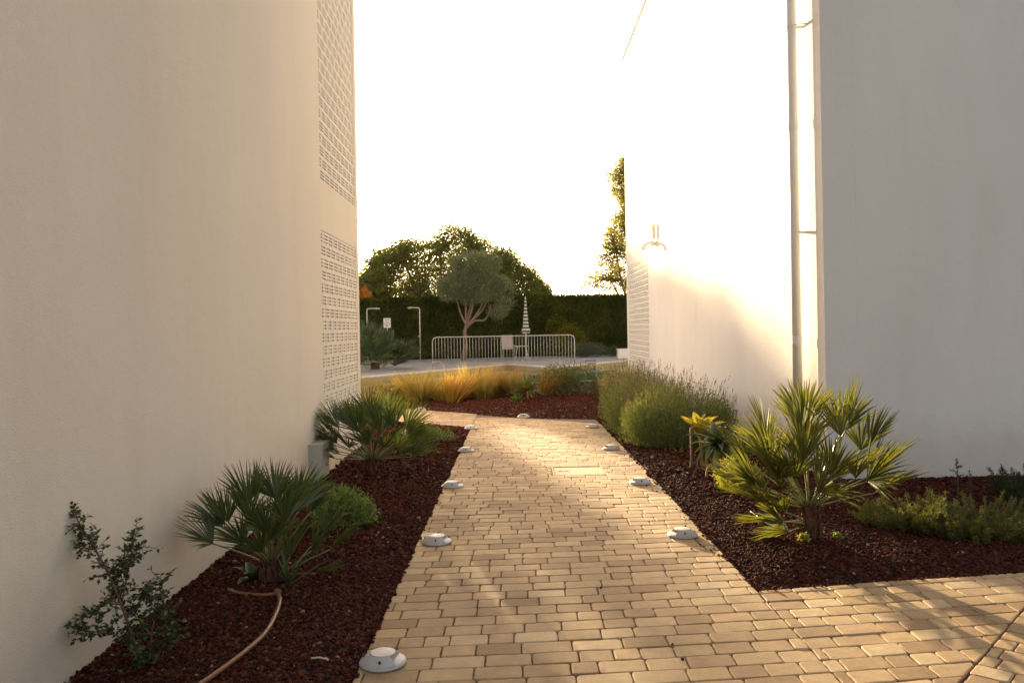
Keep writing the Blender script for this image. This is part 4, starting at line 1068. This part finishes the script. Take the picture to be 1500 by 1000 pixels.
# hedge
h0 = np.array([-18., 42.5]); h1 = np.array([-7.2, 40.3]); h2 = np.array([6.0, 44.0]); h3 = np.array([15., 46.5])
t = thing('cypress_hedge', (0, 42.2, 0), 'tall clipped dark green cypress hedge along the back of the pool', 'hedge'); o = np.array(t.location)
mbc, mbl = MB(), MB()
HH = lambda x: 3.02+(x+7.2)*.010
for a, b in ((h0, h1), (h1, h2), (h2, h3)):
    e = unit(b-a); n = np.array([e[1], -e[0]]); L = np.linalg.norm(b-a)
    za, zb = HH(a[0]), HH(b[0])
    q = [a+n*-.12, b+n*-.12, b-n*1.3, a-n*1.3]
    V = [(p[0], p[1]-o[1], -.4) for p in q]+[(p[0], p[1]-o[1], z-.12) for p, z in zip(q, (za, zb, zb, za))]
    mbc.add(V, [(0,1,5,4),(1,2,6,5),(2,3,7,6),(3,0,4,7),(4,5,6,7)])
    m = int(L*2300); s = rng.uniform(0, L, m); z = rng.uniform(0, 1, m); zt_ = za+(zb-za)*s/L
    dep = .14*np.sin(s*1.9+z*3)*np.sin(s*.7+1)+rng.normal(0, .05, m)-.02
    P = a+e*s[:, None]+n*dep[:, None]; C = np.c_[P, z*zt_-.0]
    D = unit(np.c_[np.tile(n*.35, (m, 1)), np.full(m, 1.)]+rng.normal(0, .30, (m, 3))); leaves(mbl, C-o, D, unit(np.c_[np.tile(n, (m, 1)), np.full(m, .1)]+rng.normal(0, .5, (m, 3))), rng.uniform(.10, .22, m), rng.uniform(.03, .06, m))
    m = int(L*800); s = rng.uniform(0, L, m); w_ = rng.uniform(-.1, 1.3, m); zt_ = za+(zb-za)*s/L
    P = a+e*s[:, None]-n*w_[:, None]; C = np.c_[P, zt_-.12+rng.normal(0, .03, m)]
    leaves(mbl, C-o, unit(np.array([0, 0, 1.])+rng.normal(0, .4, (m, 3))), rdir(m), rng.uniform(.08, .16, m), .045)
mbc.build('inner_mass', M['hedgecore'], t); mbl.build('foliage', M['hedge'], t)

# plants against the hedge
a = G(852, 521); mound('grey_shrub', (a[0]+.1, 40.2, 0), 1.35, .6, .75, 4500, .10, M['grey'], 'grey-green rounded shrub at the hedge foot beyond the railing end', ratio=.25, lumps=12)
a = G(838, 522); mound('hedge_glow_bush', (a[0]-.1, 41.7, .1), 1.25, .35, 2.1, 5200, .10, M['hedgeglow'], 'yellow-green bush added for the sun glow on the dark hedge', lumps=12, ratio=.4)  # made-up bush; its yellow leaves imitate the glow on the hedge
a = G(893, 520); mound('small_shrub', (a[0], 40.5, 0), .45, .4, .55, 900, .10, M['darkshrub'], 'small dark shrub between the grey shrub and white low wall', ratio=.4)

# ------------------------------------------------------------------ trees
def tree_from(clumps, base, name, label, cat, mleaf, mbark, leaf, per, ratio=.55, trunk_r=.22, group=None, forks=None, crad=(.5, .85), droop=0., trunk_split=None):
    t = thing(name, base, label, cat, group); o = np.asarray(base, float)
    C = np.asarray(clumps, float)-o
    mb = MB()
    top = np.array(trunk_split) if trunk_split is not None else np.array([0, 0, max(1.2, C[:,2].min()*.6)])
    s = np.linspace(0, 1, 6)[:, None]; wob = np.array([.08, .05, 0])*np.sin(s*5)
    P = top*s+wob*s*(1-s)*4; P[0][2] = -.4; mb.tube(P, np.linspace(trunk_r, trunk_r*.62, 6), 9)
    # limbs: cluster clump centres
    K = forks or 6; cen = C[rng.choice(len(C), K, replace=False)]
    for _ in range(6):
        w = np.argmin(((C[:, None]-cen[None])**2).sum(2), 1)
        cen = np.array([C[w == k].mean(0) if np.any(w == k) else cen[k] for k in range(K)])
    for k in range(K):
        m = (cen[k]+top)/2+np.array([0, 0, -.12*np.linalg.norm(cen[k]-top)])*.5+rng.normal(0, .1, 3)
        Q = spl([top, m, cen[k]], 6); mb.tube(Q, np.linspace(trunk_r*.5, trunk_r*.2, len(Q)), 7)
        for c in C[w == k]:
            mid = (c+cen[k])/2+rng.normal(0, .08, 3); mb.tube(spl([cen[k], mid, c], 3), np.linspace(trunk_r*.18, .012, 7), 5, cap=False)
    mb.build('trunk', mbark, t, smooth=True)
    ml = MB()
    R = rng.uniform(*crad, len(C))
    k = np.repeat(np.arange(len(C)), (per*(R/np.mean(crad))**2).astype(int)); m = len(k)
    d = rdir(m); rad = R[k]*rng.uniform(.15, 1, m)**.55; sq = np.array([1, 1, .78])
    P = C[k]+d*sq*rad[:, None]+rng.normal(0, .05, (m, 3))
    D = unit(d*.7+rdir(m)*.9+UPV*(.25-droop)); L = leaf*rng.uniform(.6, 1.3, m)
    leaves(ml, P, D, unit(rdir(m)+UPV*.5), L, L*ratio, .2)
    ml.build('crown', mleaf, t)
    return t
def dome(prof, D, zmin, n, ydep, edge=.45):
    """clump centres below a skyline profile given as photo points at distance D"""
    px = np.array([p[0] for p in prof], float); py = np.array([p[1] for p in prof], float); out = []; i_ = 0
    while len(out) < n and i_ < 6*n:
        i_ += 1; x = px[0]+(px[-1]-px[0])*((.5+i_*.7548776662)%1); tp = np.interp(x, px, py); top = at(x, tp, D); f = (.5+i_*.5698402910)%1
        z = zmin+(top[2]-edge-zmin)*f
        hw = min(x-px[0], px[-1]-x)/(px[-1]-px[0])*2
        y = rng.uniform(-1, 1)*ydep*math.sqrt(max(.05, min(1, hw*1.6)))*(1-.6*f)
        if z < zmin: continue
        out.append((top[0], D+y, z))
    return np.array(out)
prof = [(532, 402), (548, 374), (562, 358), (580, 345), (598, 341), (616, 350), (632, 336), (650, 326), (668, 321), (690, 331), (706, 342), (724, 348), (738, 366), (752, 385)]
tree_from(dome(prof, 48., 2.6, 820, 2.0, .30), (at(640, 480, 48)[0], 48.5, 0), 'broadleaf_tree', 'broad dome-crowned tree behind the hedge, tallest in the gap between buildings', 'tree', M['tree'], M['bark'], .112, 118, trunk_r=.26, forks=10, crad=(.28, .56))
prof = [(722, 368), (740, 356), (752, 366), (766, 378), (782, 392), (796, 410), (806, 424)]
tree_from(dome(prof, 46.5, 2.6, 250, 1.2, .25), (at(760, 480, 46.5)[0], 46.8, 0), 'broadleaf_tree', 'smaller tree behind the hedge sloping down towards the parasol', 'tree', M['tree'], M['bark'], .108, 115, trunk_r=.18, forks=6, crad=(.24, .46))
# tall light tree behind the sunlit building
D = 50.; cl = []
for i_ in range(350):
    py = 232+196*((.5+i_*.7548776662)%1); f = (py-240)/185; half = np.interp(py, [230, 262, 305, 318, 345, 385, 420], [18, 50, 32, 36, 54, 64, 86]); x = 929+(2*((.5+i_*.5698402910)%1)-1)*(half-9)
    cl.append(at(x, py, D)+np.array([0, rng.uniform(-1.2, 1.2), 0]))
tree_from(cl, (at(932, 480, D)[0], D+.3, 0), 'poplar_tree', 'tall yellow-green tree half hidden by the sunlit building', 'tree', M['treelt'], M['bark'], .115, 140, trunk_r=.22, forks=8, crad=(.25, .5))
# neighbour of the broad tree, mostly hidden by the building beside the hose bed; it shades the path
SH = [(-7.4, 6.5), (-8.1, 6.2), (-8.6, 5.3), (-9.0, 4.75), (-9.85, 4.6), (-10.25, 5.85), (-11.1, 5.9), (-11.5, 5.55), (-12.1, 6.1), (-13, 6.0), (-14.6, 5.2)]
cl = []
for i_ in range(260):
    x = -14.6+7.2*((.5+i_*.7548776662)%1); tz = np.interp(-x, [-s[0] for s in SH], [s[1] for s in SH])-.22; cl.append((x, 47+rng.uniform(-1.5, 1.5), 2.6+(tz-2.6)*((.5+i_*.5698402910)%1)**.8))
tree_from(cl, (-11, 47.2, 0), 'broadleaf_tree', 'uneven tree row end behind the hedge, its edge touching the building corner', 'tree', M['tree'], M['bark'], .15, 120, trunk_r=.25, forks=7, crad=(.24, .44))
# olive tree
D = 38.6; base = G(677, 527); base = np.array([at(677, 500, D)[0], D, -.03])
cl = []
for _ in range(74):
    a = rng.uniform(0, 2*PI); r = math.sqrt(rng.uniform(0, 1)); px = 694+44*r*math.cos(a); py = 411-31*r*math.sin(a)+(8 if abs(px-694) > 28 else 0)
    cl.append(at(px, py, D)+np.array([0, rng.uniform(-1.1, 1.1)*math.sqrt(1-r*r*.9), 0]))
for px, py in ((653, 436), (660, 428), (735, 454), (727, 459), (741, 444), (733, 438), (648, 418), (745, 420), (722, 381), (668, 386), (690, 376), (705, 377)): cl.append(at(px, py, D))
spl_ = at(683, 476, D)-base
t = tree_from(cl, base, 'olive_tree', 'silvery olive tree with forked pale trunk in front of the hedge', 'olive tree', M['olive'], M['olivebark'], .15, 330, ratio=.15, trunk_r=.13, forks=6, crad=(.22, .50), droop=-.5, trunk_split=spl_)
mb = MB(); lo = at(688, 472, D)-base; mb.tube(spl([spl_-[0, 0, .12], at(695, 470, D)-base, at(709, 469, D)-base, at(716, 459, D)-base, at(719, 446, D)-base], 5), np.linspace(.07, .03, 21), 7); mb.build('limb', M['olivebark'], t, smooth=True)

# date palm peeping past the building edge
D = 44.; b = at(512, 480, D); base = np.array([b[0], D, 0]); ct = at(516, 424, D)
t = thing('date_palm', base, 'date palm crown with orange fruit peeping past the building edge', 'palm')
mb = MB(); P = np.array([(0, 0, -.3), (.05, 0, 1.5), (0, 0, ct[2])]); mb.tube(P, [.2, .17, .18], 9); mb.build('trunk', M['fibre'], t)
for i in range(30):
    a = i*2.399; e = math.radians(rng.uniform(0, 48)); hor = np.array([math.cos(a), math.sin(a), 0]); L = rng.uniform(1.3, 1.75)
    s = np.linspace(0, 1, 9)[:, None]; P = np.array([0, 0, ct[2]])+hor*L*s*math.cos(e)+UPV*(L*s*math.sin(e)-.75*L*s*s*math.cos(e))
    mb = MB(); mb.tube(P, np.linspace(.02, .005, 9), 4, cap=False)
    m = 90; f = np.linspace(.12, 1, m)*(8-.001); i0 = f.astype(int); fr_ = (f-i0)[:, None]; C = P[i0]*(1-fr_)+P[i0+1]*fr_; T = unit(P[i0+1]-P[i0]); S = unit(np.cross(T, UPV)); sg = np.where(np.arange(m) % 2, 1, -1)[:, None]
    leaves(mb, C, unit(T*.8+S*sg-UPV*.2+rng.normal(0, .1, (m, 3))), unit(np.cross(S, T)), rng.uniform(.25, .38, m), .03); mb.build('frond', M['datepalm'], t)
for (px, py) in ((538, 434), (534, 428)):
    mb = MB(); e = at(px, py, D-.8)-base; Q = spl([(0, 0, ct[2]-.1), (e[0]*.6, e[1]*.6, ct[2]-.2), e], 5); mb.tube(Q, .02, 5)
    C = e+rdir(260)*rng.uniform(0, .28, (260, 1))*[1, 1, 1.3]; stones(mb, C, np.full(260, .035)); mb.build('fruit_cluster', M['fruit'], t)
